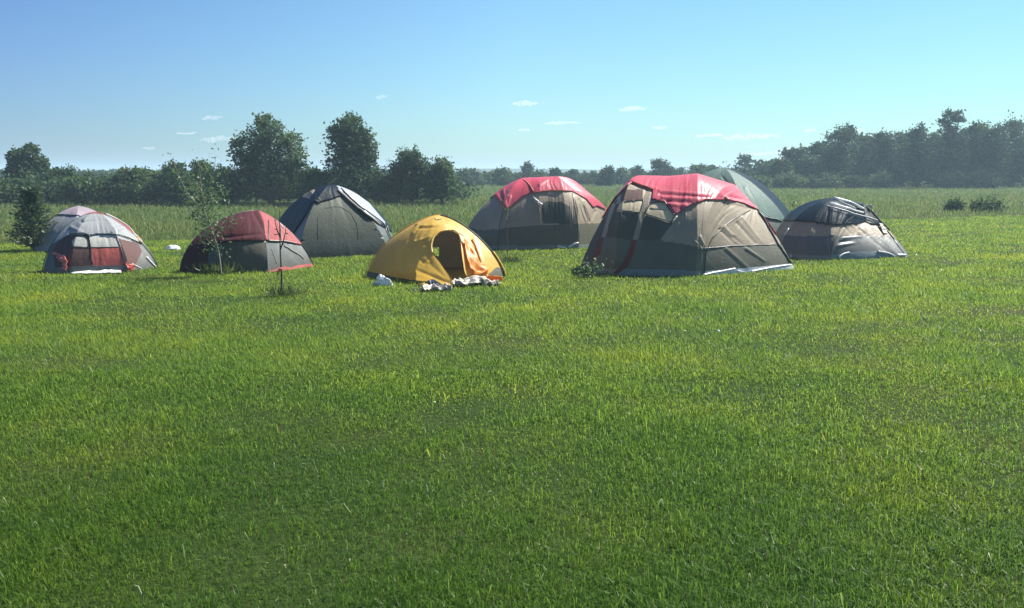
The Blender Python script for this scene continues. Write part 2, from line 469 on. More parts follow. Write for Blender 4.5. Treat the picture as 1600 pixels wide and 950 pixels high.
for i in (0, 3): t2.polepart(i, .011)
t2.strip('door_frame', [([(139, 368), (142, 388), (144, 415)], .012), ([(181, 367), (189, 387), (195, 414)], .012), ([(112, 386), (140, 387), (189, 386)], .008)], M['pole'])
t2.strip('fly_highlight_hem', [([(112, 366), (128, 364), (140, 368)], .012), ([(160, 366), (184, 367), (222, 383)], .010)], M['silver'])
t2.hang('flap', ([t2.surf(86, 396, .05), t2.surf(97, 408, .07), t2.surf(104, 420, .08)], [t2.surf(89, 396, .05), t2.surf(108, 404, .07), t2.surf(108, 424, .08)]), M['pinkflap'], 3, .04, label='coral flap rolled at the left of the door')
t2.hang('flap', ([t2.surf(197, 411, .05), t2.surf(200, 423, .08)], [t2.surf(207, 413, .05), t2.surf(205, 423, .08)]), M['pinkflap'], 5, .04, label='coral flap rolled at the right of the door')
t2.hang('groundsheet', ([at(107, 423, .03), at(150, 423, .05), at(188, 423, .03)], [at(112, 428, .02), at(150, 427.5, .02), at(190, 426, .02)]), M['white'], 7, .012)
t2.strip('edge_line', [([(164, 335), (186, 344), (206, 363), (217, 379)], .022)], M['pale'])  # pale tube drawn along the edge as its highlight
t2.strip('edge_tab', [([(213, 372), (219, 381)], .03)], M['flap'])
t2.strip('peg_strap', [([(228, 402), (243, 417)], .025), ([(206, 412), (221, 420)], .014)], M['white'])

# ---- 3: maroon dome
c = wpt(402, 330, 20.6)
t3 = Tent('dome_tent', 'maroon dome tent with brighter red awning and dark mesh door', [
    pole(at(283, 426), c, 1.02, 1.1), pole(at(322, 428), c, .8, 1.0), pole(at(419, 426), c, .95, 1.05), pole(at(488, 415), c, 1.55, 1.38),
    pole(back(at(470, 415), -.4, 1.7), c, 1.7, 1.5), pole(back(at(315, 424), 0, 2.4), c, 1.2, 1.2)],
    bulge=[.04, .10, .03, .03, .02, .03], wr=.010, seed=31, group=RT,
    folds=[(396, 334, 414, 366, 2, -.035), (402, 333, 416, 362, 1.6, .03), (345, 378, 405, 372, 2.5, .03), (350, 372, 410, 366, 2, -.02), (434, 352, 439, 376, 1.5, -.03)])
f = t3.faceinfo(); X, Y = f['px'], f['py']; V = f['vis']
flyp = [(270, 430), (322, 428), (326, 390), (345, 380), (372, 377), (418, 377), (418, 300), (270, 300)]
awn = [(416, 300), (418, 377), (440, 377), (463, 382), (520, 390), (520, 300)]
fly = V & inpoly(X, Y, flyp) & (f['pan'] != 2)
fly2 = V & (inpoly(X, Y, awn) | ((f['pan'] == 2) & (Y < 377)))
flyb = ~V & (f['t'] > .35)
wall = np.ones_like(V)
door = V & (f['pan'] == 1) & inpoly(X, Y, [(345, 424), (344, 390), (352, 381), (415, 379), (417, 424)])
lm = V & (f['pan'] == 2) & (Y > 378)
t3.part('wall', wall & ~door & ~lm, M['darkgreen']); t3.part('door', door, M['mesh']); t3.part('mesh_panel', lm, M['slate'])
t3.part('rainfly', fly | flyb, M['maroon'], .03, thick=.01)
t3.part('awning', fly2, M['brick'], .035, label='brighter red awning over the right side', thick=.01)
t3.strip('hem', [([(418, 377), (440, 377), (462, 381)], .014)], M['cream'])
t3.strip('hem', [([(418, 346), (418, 377)], .012), ([(437, 357), (438, 377)], .010)], M['pole'])
t3.strip('piping', [([(436, 351), (441, 358)], .014), ([(442, 358), (450, 368)], .012)], M['white'])
t3.strip('fold', [([(444, 384), (462, 395), (474, 404)], .020), ([(418, 385), (418, 424)], .008), ([(424, 388), (432, 412)], .010)], M['silver'])
for i in (0, 3): t3.polepart(i, .011)
t3.hang('groundsheet', ([at(417, 419, .03), at(440, 418, .05), at(486, 411, .04)], [at(418, 425, .02), at(445, 423, .02), at(489, 416, .02)]), M['brick'], 4, .015)
t3.hang('flap', ([at(321, 419, .06), at(360, 421, .05)], [at(322, 429), at(362, 426)]), M['brick'], 6, .03)
t3.floor(M['greysheet'], 1.0)

# ---- 4: navy and grey dome
c = wpt(517, 290, 23.6)
t4 = Tent('dome_tent', 'tall navy and grey-green dome tent with pale sunlit strip down its right slope', [
    pole(at(422, 388), c, 1.3, 1.18), pole(at(468, 405), c, 1.3, 1.22), pole(at(608, 398), c, 1.5, 1.35), pole(at(618, 386), c, 1.32, 1.2),
    pole(back(at(590, 383), 0, 1.2), c, 1.4, 1.35), pole(back(at(450, 384), .2, 1.2), c, 1.4, 1.35)],
    bulge=[.03, .03, .05, .03, .02, .02], wr=.008, seed=41, group=RT,
    folds=[(486, 300, 500, 316, 2, .03), (462, 365, 490, 318, 4, -.03)])
f = t4.faceinfo(); X, Y = f['px'], f['py']; V = f['vis']
low = f['z'] < .43
fr = V & (f['pan'] == 1)
flyp = [(430, 372), (455, 372), (480, 335), (488, 318), (497, 317), (520, 311), (535, 305), (560, 332), (596, 354), (640, 380), (640, 270), (430, 270)]
fly = np.where(V, inpoly(X, Y, flyp), f['t'] > .3)
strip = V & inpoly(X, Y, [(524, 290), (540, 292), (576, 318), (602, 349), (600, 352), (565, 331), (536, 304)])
vent = V & inpoly(X, Y, [(468, 307), (487, 297), (493, 298), (484, 312)])
t4.part('wall', ~low & fr, M['moss']); t4.part('side_wall', ~low & ~fr, M['slate']); t4.part('lower_wall', low, M['darkgreen'])
t4.part('rainfly', fly & ~strip & ~vent, M['navy'], .03, thick=.01)
t4.part('rainfly_sheen', strip, M['lav'], .032, label='lavender white sheen painted on the fly', thick=.012); t4.part('vent', vent, M['tan'], .034, thick=.012)  # pale colour paints the sunlit sheen of the right slope
t4.strip('piping', [([(527, 298), (550, 318), (580, 342), (592, 352)], .028), ([(602, 354), (611, 372)], .028)], M['cream'])
t4.strip('pole_sleeve', [([(532, 296), (560, 322), (598, 350), (609, 374)], .02)], M['pole'])
t4.strip('logo', [([(587, 357), (594, 361)], .012), ([(593, 364), (600, 368)], .012), ([(494, 314), (499, 317)], .014)], M['silver'])
t4.strip('door_seam', [([(497, 373), (496, 340), (506, 325), (530, 322), (548, 332), (558, 352), (560, 373)], .007)], M['slate'])
t4.floor(M['greysheet'], 1.0)

# ---- 5: orange tent in the middle, door open
c = wpt(688, 337, 18.7)
Lf, Ff, Rf = at(572, 433), at(712, 447), at(788, 433)
t5 = Tent('dome_tent', 'orange dome tent with its oval door hanging open, in the middle', [
    pole(Lf, c, 1.28, 1.32), pole(Ff, c, 1.3, 1.3), pole(Rf, c, 1.38, 1.36), pole(back(Rf, -.45, 1.7), c, 1.35, 1.35), pole(back(Lf, .5, 1.8), c, 1.35, 1.35)],
    bulge=[.16, .06, .03, .03, .03], wr=.019, seed=51, nu=84, nt=96, group=RT,
    folds=[(712, 446, 648, 421, 2.6, .07), (712, 446, 672, 412, 2.4, .06), (712, 446, 680, 400, 2.4, .06), (712, 446, 655, 432, 2, .04), (676, 398, 662, 412, 2, .03),
           (658, 353, 700, 351, 1.5, .014), (655, 357, 690, 355, 1.4, -.014), (645, 364, 655, 350, 1.8, .02), (648, 378, 672, 370, 1.6, .018), (650, 384, 668, 381, 1.6, -.018), (712, 446, 664, 404, 1.6, -.035), (712, 446, 640, 428, 1.6, -.03), (655, 405, 664, 412, 1.6, .02), (668, 402, 674, 412, 1.5, .022),
           (738, 377, 752, 414, 2.2, .05), (730, 382, 736, 424, 2.2, .04), (742, 372, 757, 416, 2, -.03)])
f = t5.faceinfo(); X, Y = f['px'], f['py']; V = f['vis']
opening = V & inpoly(X, Y, [(676, 397), (675, 384), (678, 372), (686, 364), (697, 360), (708, 361), (716, 366), (720, 380), (722, 400), (726, 425), (733, 440), (722, 446), (712, 444), (697, 424), (685, 407)])
hole = ~V & inpoly(X, Y, [(676, 387), (686, 386), (686, 401), (679, 400)])
inner = ~V & inpoly(X, Y, [(668, 352), (736, 352), (742, 450), (668, 450)]) & ~hole & (f['pan'] >= 2)  # back wall behind the opening painted dark as interior shade, mesh door included
lowp = [(540, 424), (578, 424), (600, 430), (640, 437), (668, 440), (690, 442), (690, 470), (540, 470)]
low = np.where(V, inpoly(X, Y, lowp) | inpoly(X, Y, [(774, 440), (762, 430), (776, 417), (792, 420), (800, 440)]), f['z'] < .14)
wall = ~opening & ~hole
t5.part('wall', wall & ~low & ~inner, M['orange']); t5.part('lower_wall', wall & low & ~inner, M['grey']); t5.part('inner_shade', inner & wall, M['inner'])
t5.strip('door_hem', [([(676, 397), (674, 384), (677, 371), (686, 363), (697, 359.5), (709, 360), (717, 366), (721, 380)], .022)], M['orange'])
t5.strip('door_hem', [([(700, 359), (714, 362), (724, 369)], .012)], M['pole'])
t5.strip('zip_tape', [([(738, 375), (743, 385), (748, 400), (753, 415)], .022)], M['flap'])
t5.strip('logo', [([(679, 342), (682, 344)], .010), ([(684, 343.5), (690, 342.5)], .012), ([(648, 353), (652, 350)], .012)], M['pole'])
t5.hang('door_flap', ([t5.surf(722, 376, .04), t5.surf(727, 408, .07), t5.surf(735, 430, .10), at(752, 437, .03), at(786, 437.5, .03)], [t5.surf(731, 380, .06), t5.surf(741, 410, .08), t5.surf(754, 424, .10), at(764, 432, .10), at(785, 433, .09)]), M['flap'], 9, .05, label='bright orange door flap trailing on the grass')
t5.polepart(2, .016, M['yellow'], 0.0, .35, .03); t5.polepart(0, .010, M['orange'])
t5.polepart(2, .013, M['pole'], 0, 1, .012)
t5.floor(M['darkcloth'], .97)

# ---- 6: red topped cabin tent at the back
zA, zB = wpt(822, 279, 26.4), wpt(868, 277, 26.4)
E6 = wpt(900, 300, 26.2)
G6 = 'red and tan family tents'
t6 = Tent('cabin_tent', 'red topped tan family tent standing behind the orange tent', [
    pole(at(719, 386), zA, 1.35, 1.35), pole(at(778, 391), zA, .95, 1.1), pole(at(842, 390), (zA + zB) / 2, .6), pole(at(884, 389), zB, .6),
    pole(at(903, 388.5), E6, .8), pole(at(962, 380), E6, 1.1),
    pole(back(at(940, 385), 0, 1.5), zB, .8), pole(back(at(760, 387), 0, 2.4), zA, 1.2, 1.2)],
    nu=44, bulge=[.04, .05, .03, .03, .02, .05, .03, .03], wr=.011, seed=61, group=RT,
    folds=[(788, 298, 791, 326, 1.6, .06), (777, 306, 791, 326, 1.8, .06), (797, 308, 793, 322, 1.5, .04), (790, 300, 786, 316, 1.8, -.03),
           (843, 290, 858, 280, 2, .03), (828, 292, 842, 284, 2, .03), (905, 312, 921, 346, 1.8, -.04), (912, 314, 925, 348, 1.5, .03), (898, 308, 908, 346, 1.6, .03), (930, 330, 922, 348, 1.8, -.04)])
f = t6.faceinfo(); X, Y = f['px'], f['py']; V = f['vis']
flyp = [(740, 303), (764, 301), (778, 312), (792, 328), (800, 322), (816, 308), (833, 301), (834, 301), (860, 298), (893, 299), (904, 305), (916, 312), (926, 325), (932, 322), (950, 330), (950, 260), (740, 260)]
fly = np.where(V, inpoly(X, Y, flyp), f['t'] > .55)
low = np.where(V, inpoly(X, Y, [(700, 352), (732, 355), (752, 360), (800, 356), (850, 351), (903, 349.5), (960, 348), (980, 420), (700, 420)]), f['z'] < .55)
sheet = V & inpoly(X, Y, [(700, 380), (762, 386), (778, 383), (840, 384), (903, 382), (990, 376), (990, 420), (700, 420)])
endp = V & (f['pan'] == 4)
dw = V & inpoly(X, Y, [(848, 350), (846, 322), (853, 315), (875, 315), (890, 322), (897, 350)])
rest = ~low & ~dw
t6.part('wall', rest & ~endp, M['tan']); t6.part('end_wall', rest & endp, M['tan']); t6.part('lower_wall', low & ~sheet, M['grey']); t6.part('groundsheet', sheet, M['greysheet'])
t6.part('door', dw & ~low, M['moss'])
t6.part('rainfly', fly, M['red'], .035, thick=.01)
t6.strip('hem', [([(812, 279), (822, 284), (830, 293), (834, 301)], .02), ([(834, 301), (860, 298), (892, 299)], .012)], M['pinkflap'])
t6.hang('tie_flap', ([t6.surf(833, 309, .05), t6.surf(846, 319, .07)], [t6.surf(836, 313, .04), t6.surf(844, 324, .04)]), M['white'], 4, .03)
t6.strip('door_edge', [([(840, 318), (843, 330), (843, 350)], .02)], M['tan'])
t6.strip('groundsheet_fold', [([(871, 384), (880, 387), (886, 388)], .035), ([(888, 387), (894, 382), (903, 379)], .04)], M['white'])
t6.strip('seam', [([(894, 302), (899, 330), (903, 350), (905, 386)], .010), ([(905, 318), (915, 347)], .008), ([(912, 320), (919, 347)], .008)], M['pole'])
for i in (1,): t6.polepart(i, .010, None, 0, .6)

# ---- 7: big red topped family tent in front
A7, B7 = wpt(1003, 276, 20.9), wpt(1088, 273, 20.9)
E7 = wpt(1182, 327, 20.4)
Lf, P1, P2, Fc7, Rc = at(905, 426), at(962, 431), at(1088, 432), at(1100, 431), at(1240, 421)
MD7 = wpt(1046, 277, 20.9); C7 = wpt(1146, 290, 20.8)
t7 = Tent('cabin_tent', 'large red topped tan and charcoal family tent, biggest and nearest one', [
    pole(Lf, wpt(985, 284, 20.9), 1.6, 1.6), pole(P1, A7, .62), pole(at(1030, 432), MD7, .66), pole(P2, B7, .62, 1.0), pole((P2 + Fc7) / 2, C7, .7, 1.0), pole(Fc7, E7, .95, 1.05), pole(Rc, E7, 1.8, 1.7),
    pole(back(Rc, -.55, .8), C7, 1.5, 1.4), pole(back(Rc, -1.2, 2.3), B7, .9, 1.0), pole(back(Rc, -2.4, 2.7), MD7, .7), pole(back(Lf, .8, 2.9), A7, 1.4, 1.4)],
    nu=52, nt=88, bulge=[.03, .05, .05, .04, .06, .02, .02, .04, .02, .02, .02], wr=.012, seed=71, group=RT,
    folds=[(1030, 300, 1108, 306, 1.5, .022), (1030, 305, 1110, 310, 1.3, -.026), (1034, 310, 1092, 313, 1.3, .022), (1040, 316, 1080, 318, 1.3, -.02), (1044, 321, 1074, 323, 1.3, .02),
           (1000, 290, 1024, 296, 1.8, .03), (985, 286, 1022, 298, 2, -.03), (1136, 313, 1098, 286, 4, .03), (1136, 314, 1178, 325, 2, .04), (1140, 308, 1180, 318, 2, -.03),
           (1124, 358, 1152, 384, 1.8, -.03), (1131, 354, 1160, 384, 1.8, .03), (1146, 370, 1160, 383, 1.6, -.05), (1152, 348, 1180, 380, 2.4, -.04), (1160, 340, 1190, 378, 2.2, .03), (1186, 332, 1206, 378, 2, -.03),
           (1134, 388, 1168, 418, 2, .035), (1165, 388, 1195, 408, 1.6, .04), (1084, 376, 1092, 392, 1.8, .05), (1094, 370, 1099, 390, 1.8, .05)])
f = t7.faceinfo(); X, Y = f['px'], f['py']; V = f['vis']
endp = V & (f['pan'] == 5)
flyp = [(930, 346), (946, 334), (958, 314), (969, 303), (986, 287), (1006, 292), (1020, 298), (1018, 312), (1032, 316), (1046, 322), (1055, 337), (1078, 322), (1100, 313), (1136, 313), (1160, 318), (1186, 330), (1215, 350), (1250, 330), (1200, 250), (940, 250)]
fly = np.where(V, inpoly(X, Y, flyp) & ~endp, f['t'] > .5)
win1 = V & inpoly(X, Y, [(962, 328), (968, 316), (974, 314), (1006, 312), (1003, 324), (999, 332)])
win2 = V & inpoly(X, Y, [(1007, 333), (1014, 318), (1021, 315), (1038, 317), (1050, 325), (1055, 337), (1049, 348)])
low = np.where(V, inpoly(X, Y, [(870, 366), (940, 368), (985, 375), (1030, 376), (1062, 380), (1100, 388), (1150, 384), (1216, 382), (1300, 378), (1300, 470), (870, 470)]), f['z'] < .6)
mesh = V & ~endp & inpoly(X, Y, [(940, 368), (958, 330), (1000, 333), (1048, 349), (1053, 338), (1058, 340), (1030, 376), (985, 375)]) & ~win1 & ~win2
mesh |= V & inpoly(X, Y, [(880, 440), (925, 345), (950, 318), (962, 300), (966, 318), (956, 345), (944, 366), (925, 432)]) & ~fly
sheet = V & np.where(f['pan'] >= 5, inpoly(X, Y, [(1095, 424), (1150, 420), (1240, 412), (1260, 440), (1090, 440)]), inpoly(X, Y, [(880, 418), (940, 420), (985, 420), (1096, 423), (1096, 450), (880, 450)]))
roofmesh = V & inpoly(X, Y, [(962, 318), (972, 300), (986, 288), (1006, 292), (1022, 298), (1018, 313), (974, 314), (966, 318)]) & ~fly
slv1 = V & inpoly(X, Y, [(1007, 312), (1016, 312), (1003, 350), (997, 375), (988, 375), (998, 340)])
slv2 = V & inpoly(X, Y, [(957, 318), (963, 318), (953, 345), (947, 371), (940, 371), (949, 340)])
web1 = V & inpoly(X, Y, [(987, 376), (995, 376), (988, 402), (980, 418), (962, 430), (958, 428), (974, 408), (982, 392)])
web2 = V & inpoly(X, Y, [(936, 372), (942, 372), (938, 392), (934, 408), (922, 412), (930, 396)])
cut = slv1 | slv2 | web1 | web2
mesh &= ~cut & ~roofmesh; low &= ~web1 & ~web2
rest = ~low & ~mesh & ~win1 & ~win2 & ~cut & ~roofmesh
t7.part('roof_mesh', roofmesh & ~cut & (X > 970) & (X < 1004) & (Y > 296), M['darkred'])
rest |= roofmesh & ~cut & ~((X > 970) & (X < 1004) & (Y > 296))
t7.part('pole_sleeve', slv1, M['tan'], .006); t7.part('pole_sleeve', slv2, M['tan'], .006)
t7.part('webbing', web1, M['redtrim'], .006); t7.part('webbing', web2, M['redtrim'], .006)
t7.part('wall', rest & ~endp, M['tan']); t7.part('end_wall', rest & endp, M['tan'], label='sunlit tan end panel')
t7.part('lower_wall', low & ~sheet & ~mesh, M['grey']); t7.part('groundsheet', sheet & (f['pan'] < 5), M['greysheet'])
t7.part('ground_skirt', sheet & (f['pan'] >= 5), M['white'], .02, label='white groundsheet edge along the end')
t7.part('mesh_panel', mesh, M['mesh'])
t7.part('window', win1, M['lit'], label='tan window coloured as lit, at the left'); t7.part('window', win2, M['lit'], label='tan window coloured as lit, with a curved top')
t7.part('rainfly', fly, M['red'], .04, thick=.012)
t7.strip('window_frame', [([(962, 328), (968, 316), (1006, 312), (1000, 332), (962, 328)], .012), ([(1007, 333), (1017, 316), (1038, 317), (1055, 337), (1049, 348), (1007, 333)], .014), ([(1016, 325), (1042, 328)], .006)], M['pole'])
t7.strip('seam', [([(1100, 430), (1103, 392), (1114, 370), (1140, 346), (1172, 328)], .012), ([(1187, 330), (1212, 376), (1238, 414)], .022), ([(1100, 388), (1150, 384), (1216, 382)], .010)], M['pole'])
t7.strip('corner_strap', [([(1054, 338), (1060, 336)], .02), ([(1051, 348), (1058, 338)], .03), ([(1097, 389), (1086, 376)], .018), ([(1101, 385), (1094, 370)], .014)], M['cream'])
t7.strip('fly_tip', [([(1130, 309), (1136, 314)], .03)], M['cream'])
t7.strip('piping', [([(985, 285), (1006, 292), (1022, 298)], .022)], M['pinkflap'])
t7.strip('skirt_fold', [([(1098, 430), (1120, 425), (1148, 420)], .03), ([(1172, 425), (1200, 419), (1236, 414)], .03), ([(1150, 423), (1172, 427)], .02)], M['white'])
t7.floor(M['greysheet'], .98)

# ---- 8: tall sage green tent behind
c = wpt(1130, 263, 27.2)
t8 = Tent('dome_tent', 'tall pale sage green tent behind the big red topped one', [
    pole(at(1032, 386), c, 1.3, 1.2), pole(at(1170, 391), c, 1.3, 1.2), pole(at(1241, 384), c, 1.6, 1.2), pole(back(at(1262, 378), .05, 1.2), c, 1.35, 1.15), pole(back(at(1060, 386), 0, 2.4), c, 1.2)],
    bulge=[.05, .05, .06, .03, .03], wr=.009, seed=81, group=RT, folds=[(1128, 277, 1142, 292, 1.5, -.04), (1163, 295, 1180, 322, 1.5, -.05), (1168, 296, 1183, 320, 1.4, .03)])
f = t8.faceinfo(); X, Y = f['px'], f['py']; V = f['vis']
flyp = [(1000, 346), (1190, 339), (1215, 344), (1241, 350), (1275, 362), (1275, 240), (1000, 240)]
fly = np.where(V, inpoly(X, Y, flyp), f['z'] > .75)
rp = (f['pan'] == 2)
t8.part('wall', f['t'] >= 0, M['darkgreen'])
t8.part('rainfly', fly & ~rp, M['sage'], .035, thick=.01); t8.part('end_fly', fly & rp, M['navy'], .035, label='dark navy far side of the fly', thick=.01)
t8.strip('hem', [([(1190, 339), (1215, 344), (1240, 350)], .02)], M['silver'])
t8.polepart(2, .012)

# ---- 9: small navy topped tent at the right
A9, B9 = wpt(1305, 311, 23.5), wpt(1348, 319, 23.7)
E9 = wpt(1352, 347, 23.2)
t9 = Tent('cabin_tent', 'small navy topped tan and grey tent, rightmost of the camp', [
    pole(at(1217, 402), A9, 1.1, 1.1), pole(at(1258, 406), A9, 1.0, 1.1), pole(at(1296, 407), A9, .95, 1.1), pole(at(1299, 407.2), B9, .95, 1.1), pole(at(1302, 407), E9, .9, 1.0), pole(at(1416, 402), E9, 1.8, 1.7),
    pole(at(1419, 400), B9, 1.9, 1.7), pole(back(at(1368, 400), -.2, 1.5), B9, 1.6, 1.4), pole(back(at(1240, 402), .1, 2.3), A9, 1.0)],
    nu=44, bulge=[.03, .03, .0, .0, .05, .02, .03, .03, .03], wr=.013, seed=91, group=RT,
    folds=[(1356, 352, 1402, 398, 2.2, .022), (1344, 358, 1392, 398, 2.0, -.02), (1338, 352, 1356, 368, 1.5, -.02), (1330, 351, 1344, 366, 1.5, .04), (1320, 354, 1330, 366, 1.6, -.03), (1362, 356, 1378, 368, 1.6, .04),
           (1312, 378, 1330, 376, 1.5, -.035), (1310, 384, 1335, 380, 1.6, .035), (1318, 372, 1345, 370, 1.6, .03), (1300, 318, 1348, 332, 1.6, .03), (1298, 324, 1345, 338, 1.6, -.03), (1296, 328, 1370, 348, 1.6, .03)])
f = t9.faceinfo(); X, Y = f['px'], f['py']; V = f['vis']
endp = V & (f['pan'] == 4)
flyp = [(1200, 346), (1238, 346), (1270, 348), (1295, 352), (1310, 352), (1330, 350), (1352, 350), (1376, 352), (1400, 350), (1400, 290), (1200, 290)]
fly = np.where(V, inpoly(X, Y, flyp) & ~endp, f['t'] > .45)
low = np.where(V, inpoly(X, Y, [(1200, 366), (1260, 369), (1297, 369), (1340, 367), (1388, 369), (1440, 372), (1440, 430), (1200, 430)]), f['z'] < .52)
sheet = V & inpoly(X, Y, [(1200, 396), (1240, 397), (1296, 399), (1325, 394), (1370, 392), (1395, 398), (1440, 404), (1440, 430), (1200, 430)])
t9.part('wall', ~low & ~endp, M['tan']); t9.part('end_wall', ~low & endp, M['tan'], label='sunlit tan end panel')
t9.part('lower_wall', low & ~sheet, M['slate']); t9.part('groundsheet', sheet, M['greysheet'])
t9.part('rainfly', fly, M['navy'], .035, thick=.01)
t9.strip('fly_glint', [([(1303, 313), (1325, 318), (1346, 327)], 0.049), ([(1298, 321), (1322, 327), (1346, 333)], 0.039), ([(1293, 324), (1330, 333), (1370, 346)], 0.022), ([(1300, 318), (1318, 325)], .02), ([(1310, 316), (1335, 327)], .016)], M['white'])  # white tubes stand in for glints on the navy fly
t9.strip('seam', [([(1293, 372), (1297, 399)], .014), ([(1296, 368), (1303, 367)], .02)], M['silver'])
t9.strip('groundsheet_fold', [([(1310, 402), (1318, 396), (1326, 394)], .022), ([(1370, 393), (1388, 396), (1403, 403)], .028), ([(1400, 399), (1414, 399)], .045)], M['white'])
t9.strip('corner_flap', [([(1224, 396), (1232, 402)], .05), ([(1236, 398), (1237, 402)], .03)], M['white'])
t9.hang('side_panel', ([t9.surf(1371, 351, .03), t9.surf(1380, 366, .03)], [t9.surf(1376, 352, .03), t9.surf(1386, 365, .03)]), M['cream'], 3, .01)
t9.hang('vent_flap', ([t9.surf(1353, 321, .02), t9.surf(1358, 326, .03)], [t9.surf(1360, 322, .10), t9.surf(1362, 326, .08)]), M['white'], 4, .02)
t9.strip('edge_line', [([(1227, 367), (1233, 357)], .02)], M['white'])
t9.strip('pole_sleeve', [([(1360, 330), (1375, 348), (1395, 372), (1414, 400)], .02)], M['pole'])

# ------------------------------------------------------------------ small things on the grass
def lump(name, px, py, sx, sy, sz, mat, label, cat, seed, rough=.35, group=None, rot=0):
    c = at(px, py); n, m = 34, 18
    a = np.linspace(0, 2 * np.pi, n, endpoint=False); b = np.linspace(0, np.pi / 2, m)
    A, B = np.meshgrid(a, b, indexing='ij')
    r = 1 + rough * (vnoise(np.cos(A) * 2 + 5, np.sin(A) * 2 + B * 3, seed) + .6 * vnoise(np.cos(A) * 5 + 5, np.sin(A) * 5 + B * 6, seed + 1))
    x = np.cos(A) * np.cos(B) * sx * r; y = np.sin(A) * np.cos(B) * sy * r; z = np.sin(B) * sz * (1 + rough * 1.2 * vnoise(np.cos(A) * np.cos(B) * 3, np.sin(A) * np.cos(B) * 3, seed + 2))
    cr, sr = math.cos(rot), math.sin(rot)
    V = np.stack([x * cr - y * sr, x * sr + y * cr, z], -1).reshape(-1, 3)
    idx = np.arange(n * m).reshape(n, m); nx = np.roll(idx, -1, 0)
    Fc = np.stack([idx[:, :-1], nx[:, :-1], nx[:, 1:], idx[:, 1:]], -1).reshape(-1, 4)
    o = link(name, np_mesh(name, V, Fc, mat)); o.location = (c[0], c[1], 0)
    return tag(o, label, cat, group)
lump('plastic_bag', 599, 447, .14, .12, .15, M['bag'], 'crumpled white plastic bag beside the left edge of the orange tent', 'bag', 4, .45)
lump('pillow', 271, 390, .21, .15, .12, M['bag'], 'white pillow lying alone on the lawn left of the maroon tent', 'pillow', 9, .16)
lump('stuff_sack', 662, 449, .10, .05, .07, M['yellow'], 'small yellow stuff sack on the grass before the orange tent', 'bag', 14, .25, rot=-.4)
lump('jacket', 676, 448, .17, .12, .10, M['darkcloth'], 'dark blue bundled jacket between yellow sack and cream blanket', 'clothing', 17, .4)
lump('pouch', 1018, 430, .12, .06, .07, M['blue'], 'pale blue pouch at the foot of the big red topped tent', 'bag', 20, .3)
lump('item', 648, 455, .035, .05, .03, M['darkcloth'], 'small dark shoe alone on the grass before the orange tent', 'item', 23, .2)  # small dark lump of no known kind
lump('paper_scrap', 1122, 518, .025, .02, .025, M['bag'], 'tiny white scrap of paper on the open lawn below the big tent', 'litter', 26, .3)
def blanket(name, pts, wid, seed, mat, label, hgt=.05):
    P = smoothline([at(*p) for p in pts], 14); n = len(P); m = 26
    T = np.gradient(P, axis=0); S = np.column_stack([-T[:, 1], T[:, 0], 0 * T[:, 0]]); S /= np.linalg.norm(S, axis=1)[:, None]
    v = np.linspace(-1, 1, m)
    U, Vv = np.meshgrid(np.linspace(0, 1, n), v, indexing='ij')
    w = np.interp(np.linspace(0, 1, n), np.linspace(0, 1, len(wid)), wid)
    G = P[:, None] + S[:, None] * (v[None, :, None] * w[:, None, None]) * (1 + .25 * vnoise(U * 7, Vv * 1.5, seed + 5))[..., None]
    h = np.abs(vnoise(U * 9 + Vv * 1.6, Vv * 2.2, seed)) * hgt * 1.6 + hgt * .5 * np.abs(vnoise(U * 20 + Vv * 4, Vv * 5, seed + 1))
    G[..., 2] = .035 + h
    idx = np.arange(n * m).reshape(n, m)
    Fc = np.stack([idx[:-1, :-1], idx[1:, :-1], idx[1:, 1:], idx[:-1, 1:]], -1).reshape(-1, 4)
    c = P.mean(0)
    o = link(name, np_mesh(name, G.reshape(-1, 3) - [c[0], c[1], 0], Fc, mat)); o.location = (c[0], c[1], 0)
    md = o.modifiers.new('cloth', 'SOLIDIFY'); md.thickness = .02
    return tag(o, label, 'blanket')
blanket('blanket', [(708, 449), (728, 447), (750, 445), (778, 448)], [.06, .22, .24, .10], 3, M['cream'], 'rumpled cream blanket spread in front of the open orange door', .07)
blanket('towel', [(660, 457), (676, 454), (690, 455.5), (706, 456)], [.04, .10, .09, .04], 8, M['cream'], 'narrow cream towel twisted on the grass below the dark jacket', .06)

# ------------------------------------------------------------------ plants
def leafquads(P, size, rng, up=.35, aspect=1.7, dirs=None):
    n = len(P)
    d = rng.normal(size=(n, 3)); d[:, 2] = d[:, 2] * .7 + up * .3
    if dirs is not None: d = d * .6 + dirs
    d /= np.linalg.norm(d, axis=1)[:, None] + 1e-9
    r = rng.normal(size=(n, 3)); s = np.cross(d, r); s /= np.linalg.norm(s, axis=1)[:, None] + 1e-9
    L = size * rng.uniform(.6, 1.4, (n, 1)); W = L / aspect * .5
    b = P; tip = P + d * L; m = P + d * L * .5
    V = np.stack([b, m + s * W, tip, m - s * W], 1).reshape(-1, 3)
    Fc = np.arange(4 * n).reshape(n, 4)
    return V, Fc

